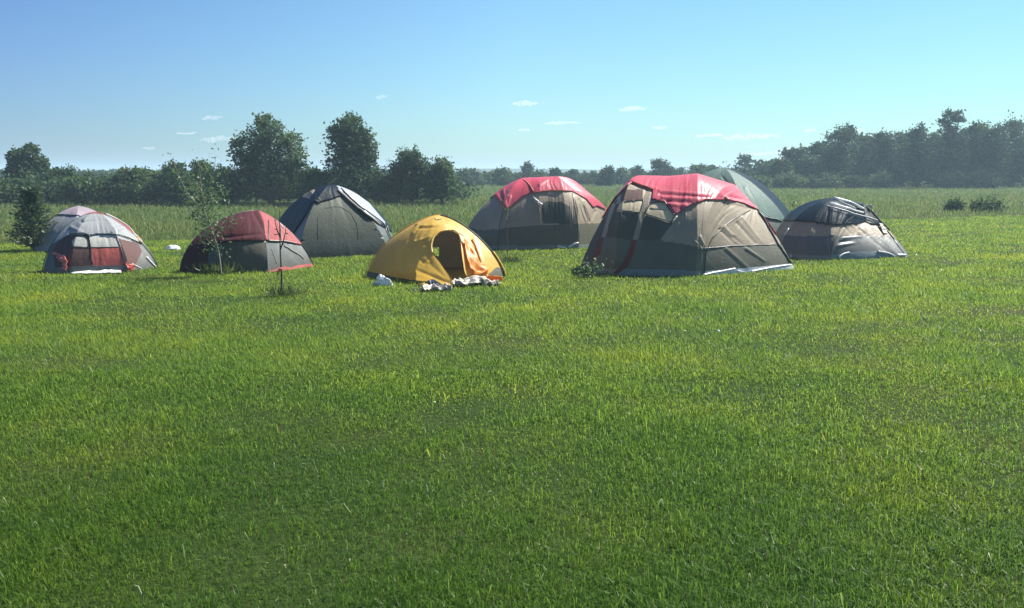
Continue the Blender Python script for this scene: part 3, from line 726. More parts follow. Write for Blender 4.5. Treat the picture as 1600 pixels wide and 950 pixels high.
def crown_points(lobes, n, rng, clump=.17, per=14, fill=.25):
    """clumps sit mostly near the outside of the lobes; leaves scatter round each clump"""
    lobes = np.asarray(lobes, float)      # cx cy cz rx ry rz
    w = (lobes[:, 3] * lobes[:, 4] * lobes[:, 5]) ** (.62); w /= w.sum()
    nc = max(6, n // per)
    k = rng.choice(len(lobes), nc, p=w)
    d = rng.normal(size=(nc, 3)); d /= np.linalg.norm(d, axis=1)[:, None]
    rad = np.where(rng.random(nc) < fill, rng.uniform(.1, .7, nc), rng.uniform(.72, 1.05, nc))
    cpos = lobes[k, :3] + d * rad[:, None] * lobes[k, 3:]
    sz = rng.uniform(.5, 1.3, nc)
    L = np.repeat(np.arange(nc), per)
    off = rng.normal(size=(nc * per, 3)) * (clump * sz[L])[:, None] * lobes[k][L][:, 3:].mean(1)[:, None]
    off[:, 2] *= .7
    P = cpos[L] + off
    P[:, 2] = np.maximum(P[:, 2], .05)
    return P

def tree(name, cat, label, base, lobes, nleaf, leaf, mat, seed, trunk_h, trunk_r, group=None, limbs=6, clump=.17, fill=.3, tmat=None, wisps=0):
    wisps = int(wisps * 2.2); clump *= 1.12
    rng = np.random.default_rng(seed); nleaf = int(nleaf * 1.8); leaf *= .82
    root = tag(empty(name, (base[0], base[1], 0)), label, cat, group)
    lob = np.asarray(lobes, float)
    P = crown_points(lob, nleaf, rng, clump, 14, fill)
    if wisps:                                # loose twigs sticking out past the outline
        k = rng.integers(0, len(lob), wisps); d = rng.normal(size=(wisps, 3)); d[:, 2] = np.abs(d[:, 2]) * .9 + .1
        d /= np.linalg.norm(d, axis=1)[:, None]
        for i in range(wisps):
            a = lob[k[i], :3] + d[i] * lob[k[i], 3:] * .9
            s = np.linspace(0, 1, 9)[:, None]
            q = a + (d[i] + [0, 0, .25]) * lob[k[i], 3:].mean() * .45 * s
            P = np.vstack([P, q + rng.normal(size=q.shape) * .06])
    V, Fc = leafquads(P, leaf, rng)
    link('crown', np_mesh('crown', V, Fc, mat, False), root)
    b = Bag()
    top = np.array([rng.normal() * .1, rng.normal() * .1, trunk_h])
    b.tube(smoothline([(0, 0, -.05), (.05 * trunk_h * rng.normal() * .4, 0, trunk_h * .5), top], 6), trunk_r, trunk_r * .35)
    for i in range(min(limbs, len(lob) * 3)):
        l = lob[i % len(lob)]; s = rng.uniform(.25, .7)
        a = np.array([0, 0, trunk_h * s]); e = l[:3] + rng.normal(size=3) * l[3:] * .45
        if e[2] < a[2]: e[2] = a[2] + .3
        b.tube(smoothline([a, (a + e) / 2 + [0, 0, .1 * trunk_h * rng.random()], e], 5), trunk_r * .45, trunk_r * .08, 5)
    link('trunk', b.mesh('trunk', tmat or M['bark']), root)
    return root

def px_lobes(base, Y, circ, depth=1.0):
    """lobes given by the outline seen in the photo: (x, y, rx, ry) in its pixels, turned into metres at depth Y"""
    out = []
    for j, (x, y, rx, ry) in enumerate(circ):
        w = wpt(x, y, Y); s = Y / F
        dy = ((j * 0.618) % 1 - .5) * rx * s * depth
        out.append((w[0] - base[0], dy, w[2], rx * s, max(rx, ry) * s * .85 * depth, ry * s))
    return out

def px_tree(name, cat, label, x, Y, circ, n, leaf, mat, seed, group=None, th=None, tr=.12, **kw):
    b = wpt(x, HZ, Y)[:2]
    lob = px_lobes(b, Y, circ)
    top = max(l[2] + l[5] for l in lob)
    return tree(name, cat, label, b, lob, n, leaf, mat, seed, th or top * .8, tr, group, **kw)

GL = 'trees and bushes of the left hedgerow'
# the named tall ones
px_tree('pine_tree', 'tree', 'windswept pine with layered top rising above the hedge at far left', 42, 60, [(40, 240, 16, 7), (50, 234, 9, 6), (30, 249, 14, 5), (54, 252, 16, 6), (42, 258, 24, 8), (44, 272, 26, 12), (22, 243, 7, 3), (68, 264, 10, 5)], 2600, .26, M['leafQ'], 101, tr=.14, clump=.2, fill=.4, wisps=26)
px_tree('deciduous_tree', 'tree', 'tall broad leafy tree with pointed top, left of the navy tent', 422, 56, [(418, 208, 26, 20), (412, 192, 12, 12), (400, 232, 30, 22), (440, 226, 28, 22), (376, 242, 13, 15), (460, 256, 20, 22), (420, 268, 46, 30), (372, 226, 10, 8), (480, 276, 12, 18), (390, 270, 18, 24)], 6500, .21, M['leafP'], 102, tr=.2, clump=.2, fill=.35, wisps=40)
px_tree('deciduous_tree', 'tree', 'tall narrow dark tree with ragged right edge, above the navy tent', 550, 56, [(545, 206, 22, 20), (548, 190, 15, 9), (538, 232, 26, 30), (556, 230, 26, 26), (574, 246, 14, 18), (545, 270, 34, 30), (578, 272, 18, 22), (568, 214, 14, 12), (520, 206, 7, 8)], 6500, .21, M['leafQ'], 103, tr=.2, clump=.19, fill=.4, wisps=50)
px_tree('deciduous_tree', 'tree', 'medium rounded leafy tree, right of the tall narrow dark tree', 642, 57, [(640, 247, 17, 13), (652, 258, 18, 14), (628, 270, 20, 22), (646, 284, 28, 24), (662, 276, 14, 22)], 4000, .2, M['leafQ'], 104, tr=.16, clump=.2, fill=.4, wisps=18)
px_tree('deciduous_tree', 'tree', 'pale green bushy tree at the right end of the left hedgerow', 690, 57, [(688, 262, 12, 14), (694, 276, 15, 22), (680, 286, 18, 20), (702, 290, 10, 16)], 3000, .2, M['leafP'], 105, tr=.12, clump=.2, fill=.4, wisps=12)
low_left = [
    (0, 276, 26, 'A', 'low bush at the left edge of the photo, left of the windswept pine'),
    (92, 263, 24, 'B', 'low rounded bush just right of the windswept pine'),
    (128, 272, 22, 'A', 'low bush directly above the peak of the grey mauve-capped tent'),
    (166, 281, 24, 'A', 'low wide bush in the dip of the hedgerow above the red door tent'),
    (206, 266, 24, 'C', 'paler rounded bush left of the dip before the tall sapling'),
    (243, 265, 26, 'A', 'dense bush above the white pillow in the left hedgerow'),
    (284, 258, 28, 'B', 'dark dense bush behind the tall leafy sapling'),
    (326, 253, 26, 'A', 'high rounded bush right behind the tip of the tall leafy sapling'),
    (356, 264, 20, 'B', 'dark bush touching the left side of the tall broad tree'),
    (492, 268, 18, 'A', 'low bush filling the gap between the two tall trees'),
    (604, 272, 18, 'C', 'low pale bush filling the gap right of the tall narrow tree')]
rnd = random.Random(4)
for i, (x, ty, w, k, lab) in enumerate(low_left):
    Yd = 57 + rnd.uniform(-1.5, 2.5)
    cs = [(x, (ty + 314) / 2 + 4, w * .95, (314 - ty) / 2)] + [(x + rnd.uniform(-.6, .6) * w, ty + rnd.uniform(6, 16), w * rnd.uniform(.35, .55), rnd.uniform(8, 12)) for _ in range(3)] + [(x + rnd.uniform(-.8, .8) * w, 302, w * .5, 12) for _ in range(2)]
    px_tree('bush', 'bush', lab, x, Yd, cs, 2600, .19, M[{'A': 'leafP', 'B': 'leafQ', 'C': 'leafC'}[k]], 120 + i, GL, tr=.06, clump=.22, fill=.4, wisps=8)

# middle distance, between the left hedgerow and the wood on the right
GM = 'far trees beyond the meadow'
mid = [
    (732, 267, 16, 'C', 'far bushy tree just right of the left hedgerow end'), (760, 270, 15, 'A', 'far low tree left above the red topped back tent'),
    (786, 263, 18, 'A', 'far broad tree above the left slope of the back red tent'), (826, 258, 13, 'B', 'far round-headed tree above the top of the back red tent'),
    (845, 268, 13, 'A', 'far low tree just right of the round-headed one'), (868, 264, 10, 'B', 'far dark tree above the right part of the back red fly'),
    (893, 265, 14, 'B', 'far twin-topped tree above the right slope of the back red tent'), (921, 270, 15, 'A', 'far low tree above the gap between the red tents'),
    (947, 262, 12, 'B', 'far pointed tree in the gap between the red tents'), (968, 264, 13, 'C', 'far pale tree left above the big red tent'),
    (996, 262, 15, 'A', 'far tree above the left end of the big red fly'), (1027, 250, 18, 'B', 'far tallest round tree above the big red tent'),
    (1056, 262, 15, 'A', 'far low tree above the middle of the big red fly'), (1085, 257, 20, 'C', 'far pale feathery tree left of the sage tent peak'),
    (1116, 260, 15, 'A', 'far tree right behind the sage tent peak'), (1139, 262, 14, 'B', 'far low tree touching the right of the sage tent peak'),
    (1161, 245, 14, 'B', 'far upright tree right of the sage tent'), (1186, 259, 15, 'A', 'far low tree right of the upright one'), (1209, 254, 14, 'C', 'far pale tree left of the wood edge')]
for i, (x, ty, w, k, lab) in enumerate(mid):
    Yd = 138 + rnd.uniform(-8, 10)
    cs = [(x, (ty + 292) / 2 + 3, w * .95, (292 - ty) / 2 - 1)] + [(x + rnd.uniform(-.5, .5) * w, ty + rnd.uniform(4, 9), w * rnd.uniform(.4, .6), rnd.uniform(5, 8)) for _ in range(3)] + [(x + rnd.uniform(-1, 1) * w, 284, w * .6, 9) for _ in range(2)]
    px_tree('deciduous_tree', 'tree', lab, x, Yd, cs, 1700, .36, M['leaf' + k], 160 + i, GM, tr=.12, clump=.2, fill=.4, wisps=6)
# wood on the right
GR = 'trees along the edge of the right hand wood'
wood = [
    (1240, 230, 20, 'B', 'lower left tree of the wood with notched top'), (1222, 252, 14, 'A', 'small tree at the left foot of the wood'),
    (1262, 246, 15, 'A', 'short tree between the notched tree and the big round one'),
    (1310, 198, 26, 'B', 'big round-headed tree at the left of the wood'), (1283, 224, 18, 'B', 'tree leaning on the left side of the big round-headed tree'),
    (1348, 211, 18, 'A', 'tree just right of the big round-headed tree'), (1381, 209, 18, 'B', 'flat topped tree second right of the big round-headed tree'),
    (1409, 212, 14, 'A', 'slim tree in the dip left of the pointed tree'), (1434, 198, 17, 'B', 'pointed tree midway in the wood'),
    (1462, 211, 15, 'A', 'tree left of the tall lone-topped pine'), (1512, 200, 18, 'B', 'tree directly right of the tall lone-topped pine'),
    (1530, 194, 22, 'A', 'broad tree right of the tall pine, second from it'), (1552, 202, 16, 'B', 'darker tree in the notch before the rightmost crown'),
    (1580, 187, 26, 'B', 'rightmost broad tree of the wood at the photo edge'), (1612, 190, 22, 'A', 'tree cut by the right edge of the photo')]
for i, (x, ty, w, k, lab) in enumerate(wood):
    Yd = 116 + rnd.uniform(-4, 7)
    cs = [(x, ty + (290 - ty) * .36, w * .92, (290 - ty) * .36)] + [(x + rnd.uniform(-.55, .55) * w, ty + rnd.uniform(6, 16), w * rnd.uniform(.35, .6), rnd.uniform(7, 12)) for _ in range(4)] + [(x + rnd.uniform(-.7, .7) * w, ty + (290 - ty) * rnd.uniform(.55, .8), w * .7, (290 - ty) * .2) for _ in range(4)]
    px_tree('deciduous_tree', 'tree', lab, x, Yd, cs, 3600, .34, M['leaf' + k], 190 + i, GR, tr=.18, clump=.2, fill=.4, wisps=10)
px_tree('pine_tree', 'tree', 'tall lone-topped pine standing above the right hand wood', 1486, 114, [(1486, 180, 14, 7), (1480, 190, 13, 6), (1495, 188, 12, 5), (1485, 202, 16, 8), (1490, 220, 20, 14), (1486, 250, 26, 30)], 3600, .32, M['leafB'], 230, tr=.16, clump=.2, fill=.4, wisps=14)
shr = [(1232, 270, 22, 'leafC', 'pale shrub at the left foot of the wood'), (1285, 272, 22, 'leafC', 'pale shrub at the foot of the big round-headed tree'), (1335, 275, 14, 'leafA', 'small shrub at the wood edge above the navy tent end'),
       (1376, 268, 16, 'leafC', 'light shrub under the flat topped tree'), (1480, 268, 22, 'leafB', 'dark shrub under the tall lone-topped pine'), (1535, 268, 22, 'leafB', 'dark shrub right of the tall pine foot'), (1180, 275, 20, 'leafC', 'low pale shrub right of the sage tent')]
for i, (x, ty, w, k, lab) in enumerate(shr):
    px_tree('shrub', 'bush', lab, x, 110 + rnd.uniform(-2, 2), [(x, (ty + 294) / 2, w, (294 - ty) / 2), (x + w * .6, 285, w * .6, 8), (x - w * .6, 284, w * .6, 9)], 1300, .3, M[k], 240 + i, 'shrubs at the foot of the wood', tr=.05, clump=.22)
# the mass of the wood and hedge behind, nobody could count it
def mass(name, rows, n, leaf, mat, seed, label, cat):
    rng = np.random.default_rng(seed); P = []
    for (x, y0, y1, Yd, w) in rows:
        m = int(n * w)
        xx = x + rng.normal(size=m) * 17; yy = y1 - (y1 - y0) * rng.beta(1.4, 1.3, m)
        D = Yd + rng.uniform(-4, 4, m); s = D / F
        P.append(np.column_stack([(xx - 800) * s, D, np.maximum(CAM_H - (yy - HZ) * s, .1)]))
    V, Fc = leafquads(np.vstack(P), leaf, rng)
    return tag(link(name, np_mesh(name, V, Fc, mat, False)), label, cat, kind='stuff')
mass('distant_wood', [(x, 222 + 10 * math.sin(x * .05), 291, 127, 1) for x in range(1270, 1660, 15)] + [(x, 252, 291, 127, .6) for x in range(1180, 1270, 15)], 900, .5, M['leafB'], 7, 'dense dark wood behind the front trees on the right', 'wood')
mass('distant_scrub', [(x, 267 if x < 690 else 271, 289, 156, 1) for x in range(-140, 1230, 15)], 420, .55, M['leafA'], 8, 'thin line of scrub far beyond the meadow', 'scrub')
mass('hedge_thicket', [(x, 281 + 7 * math.sin(x * .09), 311, 60, 1) for x in list(range(-260, 500, 15)) + list(range(500, 715, 15))], 620, .26, M['leafQ'], 9, 'tangled undergrowth along the left hedgerow', 'hedge')

# spruce beside the left tents
def spruce(name, label, x, yb, ytop, wpx, seed):
    b = at(x, yb); rng = np.random.default_rng(seed); Y = b[1]; s = Y / F
    H = wpt(x, ytop, Y)[2]; root = tag(empty(name, (b[0], b[1], 0)), label, 'tree')
    P = []; D = []; bg = Bag(); bg.tube([(0, 0, 0), (.01, 0, H * .5), (0, 0, H)], .045, .008)
    for k in range(120):
        h = .03 + .95 * (k / 120) ** 1.05; a = k * 2.4 + rng.normal() * .2
        L = wpx * s * .5 * ((1 - h) ** .75 + .10) * rng.uniform(.7, 1.15)
        dr = np.array([math.cos(a), math.sin(a), .30]); st = np.array([0, 0, h * H])
        e = st + dr * L; bg.tube([st, e], .008, .003, 4)
        q = rng.random((34, 1)); P.append(st + (e - st) * q + rng.normal(size=(34, 3)) * .03); D.append(np.tile(dr, (34, 1)))
    V, Fc = leafquads(np.vstack(P), .10, rng, 0, 3.0, np.vstack(D))
    link('foliage', np_mesh('foliage', V, Fc, M['needle'], False), root); link('trunk', bg.mesh('trunk', M['bark']), root)
spruce('spruce_sapling', 'small dark spruce beside the grey tent at far left', 55, 392, 292, 72, 5)

def sapling(name, label, stems, leaf, nleaf, seed, mat, tmat, r=.016, spread=.07, base=None, t0=.25, cat='sapling'):
    rng = np.random.default_rng(seed)
    root = tag(empty(name, (base[0], base[1], 0)), label, cat); P = []; b = Bag()
    for k, st in enumerate(stems):
        q = smoothline(st, 10) - np.array([base[0], base[1], 0]); b.tube(q, r if k == 0 else r * .6, r * .2, 5)
        m = max(4, int(nleaf / len(stems)))
        i = (t0 + (1 - t0) * rng.random(m)) * (len(q) - 1) if k == 0 else rng.random(m) * (len(q) - 1)
        pp = np.column_stack([np.interp(i, np.arange(len(q)), q[:, j]) for j in range(3)])
        P.append(pp + rng.normal(size=pp.shape) * spread)
    V, Fc = leafquads(np.vstack(P), leaf, rng, .5, 2.0)
    V[:, 2] = np.maximum(V[:, 2], .01)
    link('foliage', np_mesh('foliage', V, Fc, mat, False), root); link('stem', b.mesh('stem', tmat), root)
    return root
b = at(346, 431); Y = b[1]
w = lambda x, y, dy=0: wpt(x, y, Y + dy)
sapling('sapling', 'tall leafy sapling with three sprigs, in front of the maroon tent', [[b, w(341, 392), w(328, 350), w(318, 310), w(309, 248)], [w(328, 350), w(318, 330, .3), w(292, 300, .4), w(270, 250, .4)], [w(320, 320), w(330, 290, -.3), w(337, 245, -.3)],
    [w(335, 370), w(352, 350, .2), w(362, 330, .2)], [w(330, 355), w(308, 335, -.3), w(296, 322, -.3)], [w(322, 325), w(305, 305), w(300, 285)], [w(320, 320), w(340, 310, .3), w(348, 296, .3)], [w(318, 310), w(310, 290, .3), w(285, 285, .3)], [w(340, 390), w(326, 378), w(318, 366)],
    [w(328, 350), w(316, 340, .2), w(308, 322, .2)], [w(322, 330), w(334, 318, -.2), w(342, 302, -.2)]], 0.06, 1500, 31, M['sapleaf'], M['palebark'], base=b, spread=.13, r=.019)
b = at(440, 463); Y = b[1]
sb = sapling('sapling', 'bare thin sapling with a pink ribbon on the lawn before the maroon tent', [[b, w(440, 430), w(438, 395), w(437, 350), w(436, 318)], [w(438, 390), w(444, 372), w(447, 355)], [w(437, 370), w(431, 352), w(429, 336)]], .05, 26, 33, M['sapleaf'], M['bark'], base=b, spread=.05, r=.022, t0=.5)
rb = Bag(); q = np.array([w(440, 419, -.02), w(437, 420, -.03), w(434, 424, -.02), w(433, 429, -.02)]); rb.tube(q - np.array([b[0], b[1], 0]), .012, .016); rb.tube(np.array([w(440, 419, -.02), w(436, 423, .02), w(436, 427, 0)]) - np.array([b[0], b[1], 0]), .010)
link('ribbon', rb.mesh('ribbon', M['ribbon']), sb)
b = at(793, 410); Y = b[1]
sapling('sapling', 'thin reddish sapling in front of the red topped back tent', [[b, w(793, 385), w(792, 350), w(790, 322), w(787, 300)], [w(792, 350), w(797, 335), w(799, 325)], [w(791, 335), w(786, 322), w(783, 315)]], .05, 40, 35, M['sapleaf'], M['redbark'], base=b, spread=.05, r=.012, t0=.6)
b = at(655, 318); Y = 32.
def stalk(name, label, x, yb, pts, n, leaf, seed, mat='sapleaf', Yd=None, cat='plant', spread=.06, extra=()):
    bb = at(x, yb) if Yd is None else np.array([*wpt(x, HZ, Yd)[:2], 0])
    st = [[bb] + [wpt(px, py, bb[1]) for px, py in pts]]
    for e in extra: st.append([wpt(px, py, bb[1]) for px, py in e])
    return sapling(name, label, st, leaf, n, seed, M[mat], M['bark'], base=bb, spread=spread, r=.012, t0=.05, cat=cat)
stalk('weed', 'leafy weed growing at the left corner of the big red topped tent', 922, 434, [(922, 420), (921, 406)], 170, .08, 41, extra=[[(922, 428), (910, 418), (904, 408)], [(922, 428), (934, 418), (942, 410)], [(922, 430), (936, 428), (946, 424)], [(921, 428), (908, 428), (902, 424)]], spread=.10)
stalk('weed', 'tall drooping weed in the meadow left of the small navy tent', 1252, 352, [(1250, 335), (1242, 318), (1234, 307)], 90, .13, 42, extra=[[(1250, 338), (1258, 325)], [(1248, 333), (1240, 328)]], spread=.08)
stalk('weed', 'spindly pale weed in the meadow just right of the navy tent', 660, 322, [(659, 305), (657, 296)], 36, .09, 43, Yd=44, spread=.05)
G2 = 'small saplings in the left of the meadow'
for i, (x, yb, w2, h2, lab) in enumerate([(1490, 331, 13, 24, 'narrow dark bush alone in the meadow at the right'), (1541, 331, 24, 26, 'wide dark bush in the meadow, rightmost')]):
    bb = at(x, yb); Yd = bb[1]
    px_tree('bush', 'bush', lab, x, Yd, [(x, yb - h2 * .35, w2 * .8, h2 * .38), (x - w2 * .5, yb - h2 * .25, w2 * .45, h2 * .28), (x + w2 * .5, yb - h2 * .3, w2 * .45, h2 * .32)], 520, .15, M['leafA'], 300 + i, None, tr=.03, clump=.32, wisps=16)
# taller grass tufts left standing round the young trees
def tuft(name, label, px, py, n, h, spread, seed):
    b = at(px, py); rng = np.random.default_rng(seed)
    P = np.column_stack([rng.normal(size=n) * spread, rng.normal(size=n) * spread * .6, np.zeros(n)])
    d = rng.normal(size=(n, 3)) * .35; d[:, 2] = 1
    V, Fc = leafquads(P, h, rng, 0, 14, d * 2)
    V[:, 2] = np.abs(V[:, 2])
    V[::4, :] = V[::4, :] * [.5, .5, 0]
    return tag(link(name, np_mesh(name, V, Fc, M['tuft'], False)), label, 'grass')
M['tuft'] = foliage('tuft_blades', [(0, (.04, .075, .02)), (.6, (.07, .12, .03)), (1, (.12, .17, .05))], .4)
for i, a in enumerate([('grass_tuft', 'grass tuft round the foot of the ribboned sapling', 442, 463, 240, .17, .16), ('grass_tuft', 'grass tuft round the foot of the tall leafy sapling', 343, 428, 320, .22, .2), ('grass_tuft', 'grass tuft round the foot of the thin reddish sapling', 794, 410, 240, .16, .18)]):
    o = tuft(*a, 60 + i); o.location = (*at(a[2], a[3])[:2], 0)

# ------------------------------------------------------------------ ground and grass
def groundmat():
    m, nt, N, L, out = newmat('ground_soil_and_thatch')
    g = N('ShaderNodeNewGeometry')
    n1 = N('ShaderNodeTexNoise'); n1.inputs['Scale'].default_value = .35; n1.inputs['Detail'].default_value = 8; n1.inputs['Roughness'].default_value = .65
    n2 = N('ShaderNodeTexNoise'); n2.inputs['Scale'].default_value = 18; n2.inputs['Detail'].default_value = 6
    L(g.outputs['Position'], n1.inputs['Vector']); L(g.outputs['Position'], n2.inputs['Vector'])
    r1 = ramp(N, [(.3, (.018, .034, .007)), (.5, (.026, .044, .009)), (.68, (.045, .052, .015))]); L(n1.outputs['Fac'], r1.inputs['Fac'])
    r2 = ramp(N, [(.3, (.55, .6, .5)), (.7, (1.35, 1.3, 1.2))]); L(n2.outputs['Fac'], r2.inputs['Fac'])
    mx = N('ShaderNodeMix'); mx.data_type = 'RGBA'; mx.blend_type = 'MULTIPLY'; mx.inputs['Factor'].default_value = 1
    L(r1.outputs[0], mx.inputs['A']); L(r2.outputs[0], mx.inputs['B'])
    p = N('ShaderNodeBsdfPrincipled'); p.inputs['Roughness'].default_value = .95; p.inputs['Specular IOR Level'].default_value = .1
    L(mx.outputs['Result'], p.inputs['Base Color'])
    b = N('ShaderNodeBump'); b.inputs['Strength'].default_value = .6; b.inputs['Distance'].default_value = .05
    L(n2.outputs['Fac'], b.inputs['Height']); L(b.outputs[0], p.inputs['Normal'])
    L(p.outputs[0], out.inputs[0]); return m
S = 1500
tag(link('ground', np_mesh('ground', [(-S, -60, 0), (S, -60, 0), (S, 2 * S, 0), (-S, 2 * S, 0)], [(0, 1, 2, 3)], groundmat(), False)), kind='structure')

def blades(X, Yv, h, w, lean, rng, segs):
    n = len(X)
    base = np.column_stack([X, Yv, np.zeros(n)])
    a = rng.uniform(0, 2 * np.pi, n); side = np.column_stack([np.cos(a), np.sin(a), np.zeros(n)])
    a2 = a + np.pi / 2 + rng.normal(size=n) * .5
    ld = np.column_stack([np.cos(a2), np.sin(a2), np.zeros(n)]) * (lean * h)[:, None]
    zz = np.array([0, 0, 1.])
    tip = base + ld + zz * (h * np.sqrt(np.clip(1 - .6 * lean ** 2, .15, 1)))[:, None]
    if segs == 1:
        V = np.stack([base - side * w[:, None] / 2, base + side * w[:, None] / 2, tip], 1).reshape(-1, 3)
        return V, np.arange(3 * n).reshape(n, 3)
    mid = base + ld * .33 + zz * (h * .62)[:, None]
    V = np.stack([base - side * w[:, None] * .42, base + side * w[:, None] * .42, mid + side * w[:, None] * .5, mid - side * w[:, None] * .5, tip], 1).reshape(-1, 3)
    i = np.arange(n)[:, None] * 5
    Fc = np.concatenate([i + [0, 1, 2], i + [0, 2, 3], i + [3, 2, 4]], 0)
    return V, Fc
def scatter(d0, d1, dens, expo, rng, half=.68, pad=1.0):
    """points whose density falls with the distance from where the picture was taken"""
    r = np.linspace(d0, d1, 400); lin = dens * (d0 / r) ** expo * 2 * (r * half + pad)
    n = int(np.sum((lin[1:] + lin[:-1]) / 2 * np.diff(r))); cdf = np.cumsum(lin); cdf /= cdf[-1]
    y = np.interp(rng.random(n), cdf, r)
    x = rng.uniform(-1, 1, n) * (y * half + pad)
    return x, y
def inside_tents(x, y):
    k = np.zeros(len(x), bool)
    for ft in FOOTPRINTS:
        c = ft.mean(0); k |= inpoly(x, y, [tuple(c + (p - c) * .97) for p in ft])
    return k
rng = np.random.default_rng(77)
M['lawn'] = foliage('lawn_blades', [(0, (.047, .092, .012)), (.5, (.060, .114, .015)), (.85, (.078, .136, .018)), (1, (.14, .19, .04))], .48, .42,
                    patch=[(.30, (.76, .90, .9)), (.5, (1.14, 1.12, 1.12)), (.70, (1.72, 1.36, .98))], pscale=.55, tmul=1.9, spec=.18, vignette_tint=True)
def patchy(x, y, s, seed): return vnoise(x * s, y * s, seed) * .6 + vnoise(x * s * 2.3, y * s * 2.3, seed + 1) * .4
Vs, Fs, n0 = [], [], 0
for (d0, d1, dens, ex, sg) in [(2.6, 9.5, 13500, 1.05, 2), (9.5, 50, 3900, 1.6, 1)]:
    x, y = scatter(d0, d1, dens, ex, rng)
    k = (y < border(x) + .6) & ~inside_tents(x, y)
    pch = patchy(x, y, .8, 40); k &= rng.random(len(x)) < np.clip(.80 + .55 * pch, .25, 1)
    x, y, pch = x[k], y[k], pch[k]
    h = (.042 + .022 * pch + .018 * patchy(x, y, 3.1, 44)) * rng.lognormal(0, .33, len(x)); h = np.clip(h, .015, .19)
    w = .0038 * np.maximum(y / 5, 1) ** .85 * rng.uniform(.6, 1.4, len(x))
    lean = np.clip(rng.normal(.75, .38, len(x)), 0, 1.26)
    V, Fc = blades(x, y, h, w, lean, rng, sg)
    Vs.append(V); Fs.append(Fc + n0); n0 += len(V)
# broader, longer blades and weeds here and there
x, y = scatter(2.6, 20, 150, 1.2, rng); k = (rng.random(len(x)) < np.clip(.2 + .9 * patchy(x, y, .7, 50), 0, 1)) & ~inside_tents(x, y)
x, y = x[k], y[k]
V, Fc = blades(x, y, rng.uniform(.07, .17, len(x)), .0066 * np.maximum(y / 6, 1) ** .6 * rng.uniform(.7, 1.3, len(x)), np.clip(rng.normal(.85, .35, len(x)), 0, 1.28), rng, 2)
Vs.append(V); Fs.append(Fc + n0)
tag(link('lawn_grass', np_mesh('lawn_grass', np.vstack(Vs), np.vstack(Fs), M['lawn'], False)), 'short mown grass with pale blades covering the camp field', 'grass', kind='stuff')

# pale blades whose colour paints sun glints into the turf
x, y = scatter(2.6, 26, 60, 1.1, rng); k = ~inside_tents(x, y) & (rng.random(len(x)) < np.clip(.25 + 1.1 * patchy(x, y, .9, 90), .03, 1)); x, y = x[k], y[k]
M['glintblade'] = foliage('glint_blades', [(0, (.14, .22, .06)), (.7, (.24, .31, .11)), (1, (.48, .50, .32))], .3, .3, spec=.6)
V, Fc = blades(x, y, rng.uniform(.03, .10, len(x)), .0046 * np.maximum(y / 5, 1) ** .75 * rng.uniform(.7, 1.3, len(x)), np.clip(rng.normal(1.05, .2, len(x)), 0, 1.28), rng, 2)
V[:, 2] += .02
tag(link('glint_grass', np_mesh('glint_grass', V, Fc, M['glintblade'], False)), 'pale glint-coloured grass blades lying in the mown lawn', 'grass', kind='stuff')
M['meadow'] = foliage('meadow_blades', [(0, (.070, .118, .030)), (.5, (.100, .155, .040)), (.8, (.135, .185, .052)), (.95, (.22, .22, .09)), (1, (.28, .24, .15))], .38, .6,
                      patch=[(.30, (1.0, 1.1, 1.0)), (.5, (1.22, 1.22, 1.2)), (.68, (1.5, 1.3, 1.15))], pscale=.11, tmul=1.6, spec=.2)
x, y = scatter(24, 170, 150, 1.7, rng, .64, 2)
k = (y > border(x) - .2 + .5 * np.abs(rng.normal(size=len(x)))) & (((y < 60) | (x > -12 + (y - 60) * .1)))
x, y = x[k], y[k]
h = (.19 + .08 * patchy(x, y, .12, 70) + .06 * patchy(x, y, .5, 72)) * rng.lognormal(0, .25, len(x)) * np.clip((y - border(x)) / 6 + .35, .3, 1)
V, Fc = blades(x, y, h, .015 * (y / 30) ** .9 * rng.uniform(.6, 1.4, len(x)), np.clip(np.abs(rng.normal(size=len(x))) * .4, 0, 1), rng, 2)
tag(link('meadow_grass', np_mesh('meadow_grass', V, Fc, M['meadow'], False)), 'tall unmown meadow grass behind the tents', 'grass', kind='stuff')

# low far hills
hx = np.linspace(-700, 700, 60); V = []; Fc = []
for i, xx in enumerate(hx):
    z = 3.2 + 2.2 * vnoise(np.array([xx * .012]), np.array([.5]), 3)[0]
    V += [(xx, 560, -.5), (xx, 620, max(z, .5)), (xx, 760, -.5)]
for i in range(59):
    a = i * 3; Fc += [(a, a + 3, a + 4, a + 1), (a + 1, a + 4, a + 5, a + 2)]
tag(link('hills', np_mesh('hills', V, Fc, plain('far_hill', (.05, .08, .04), .95))), kind='structure')

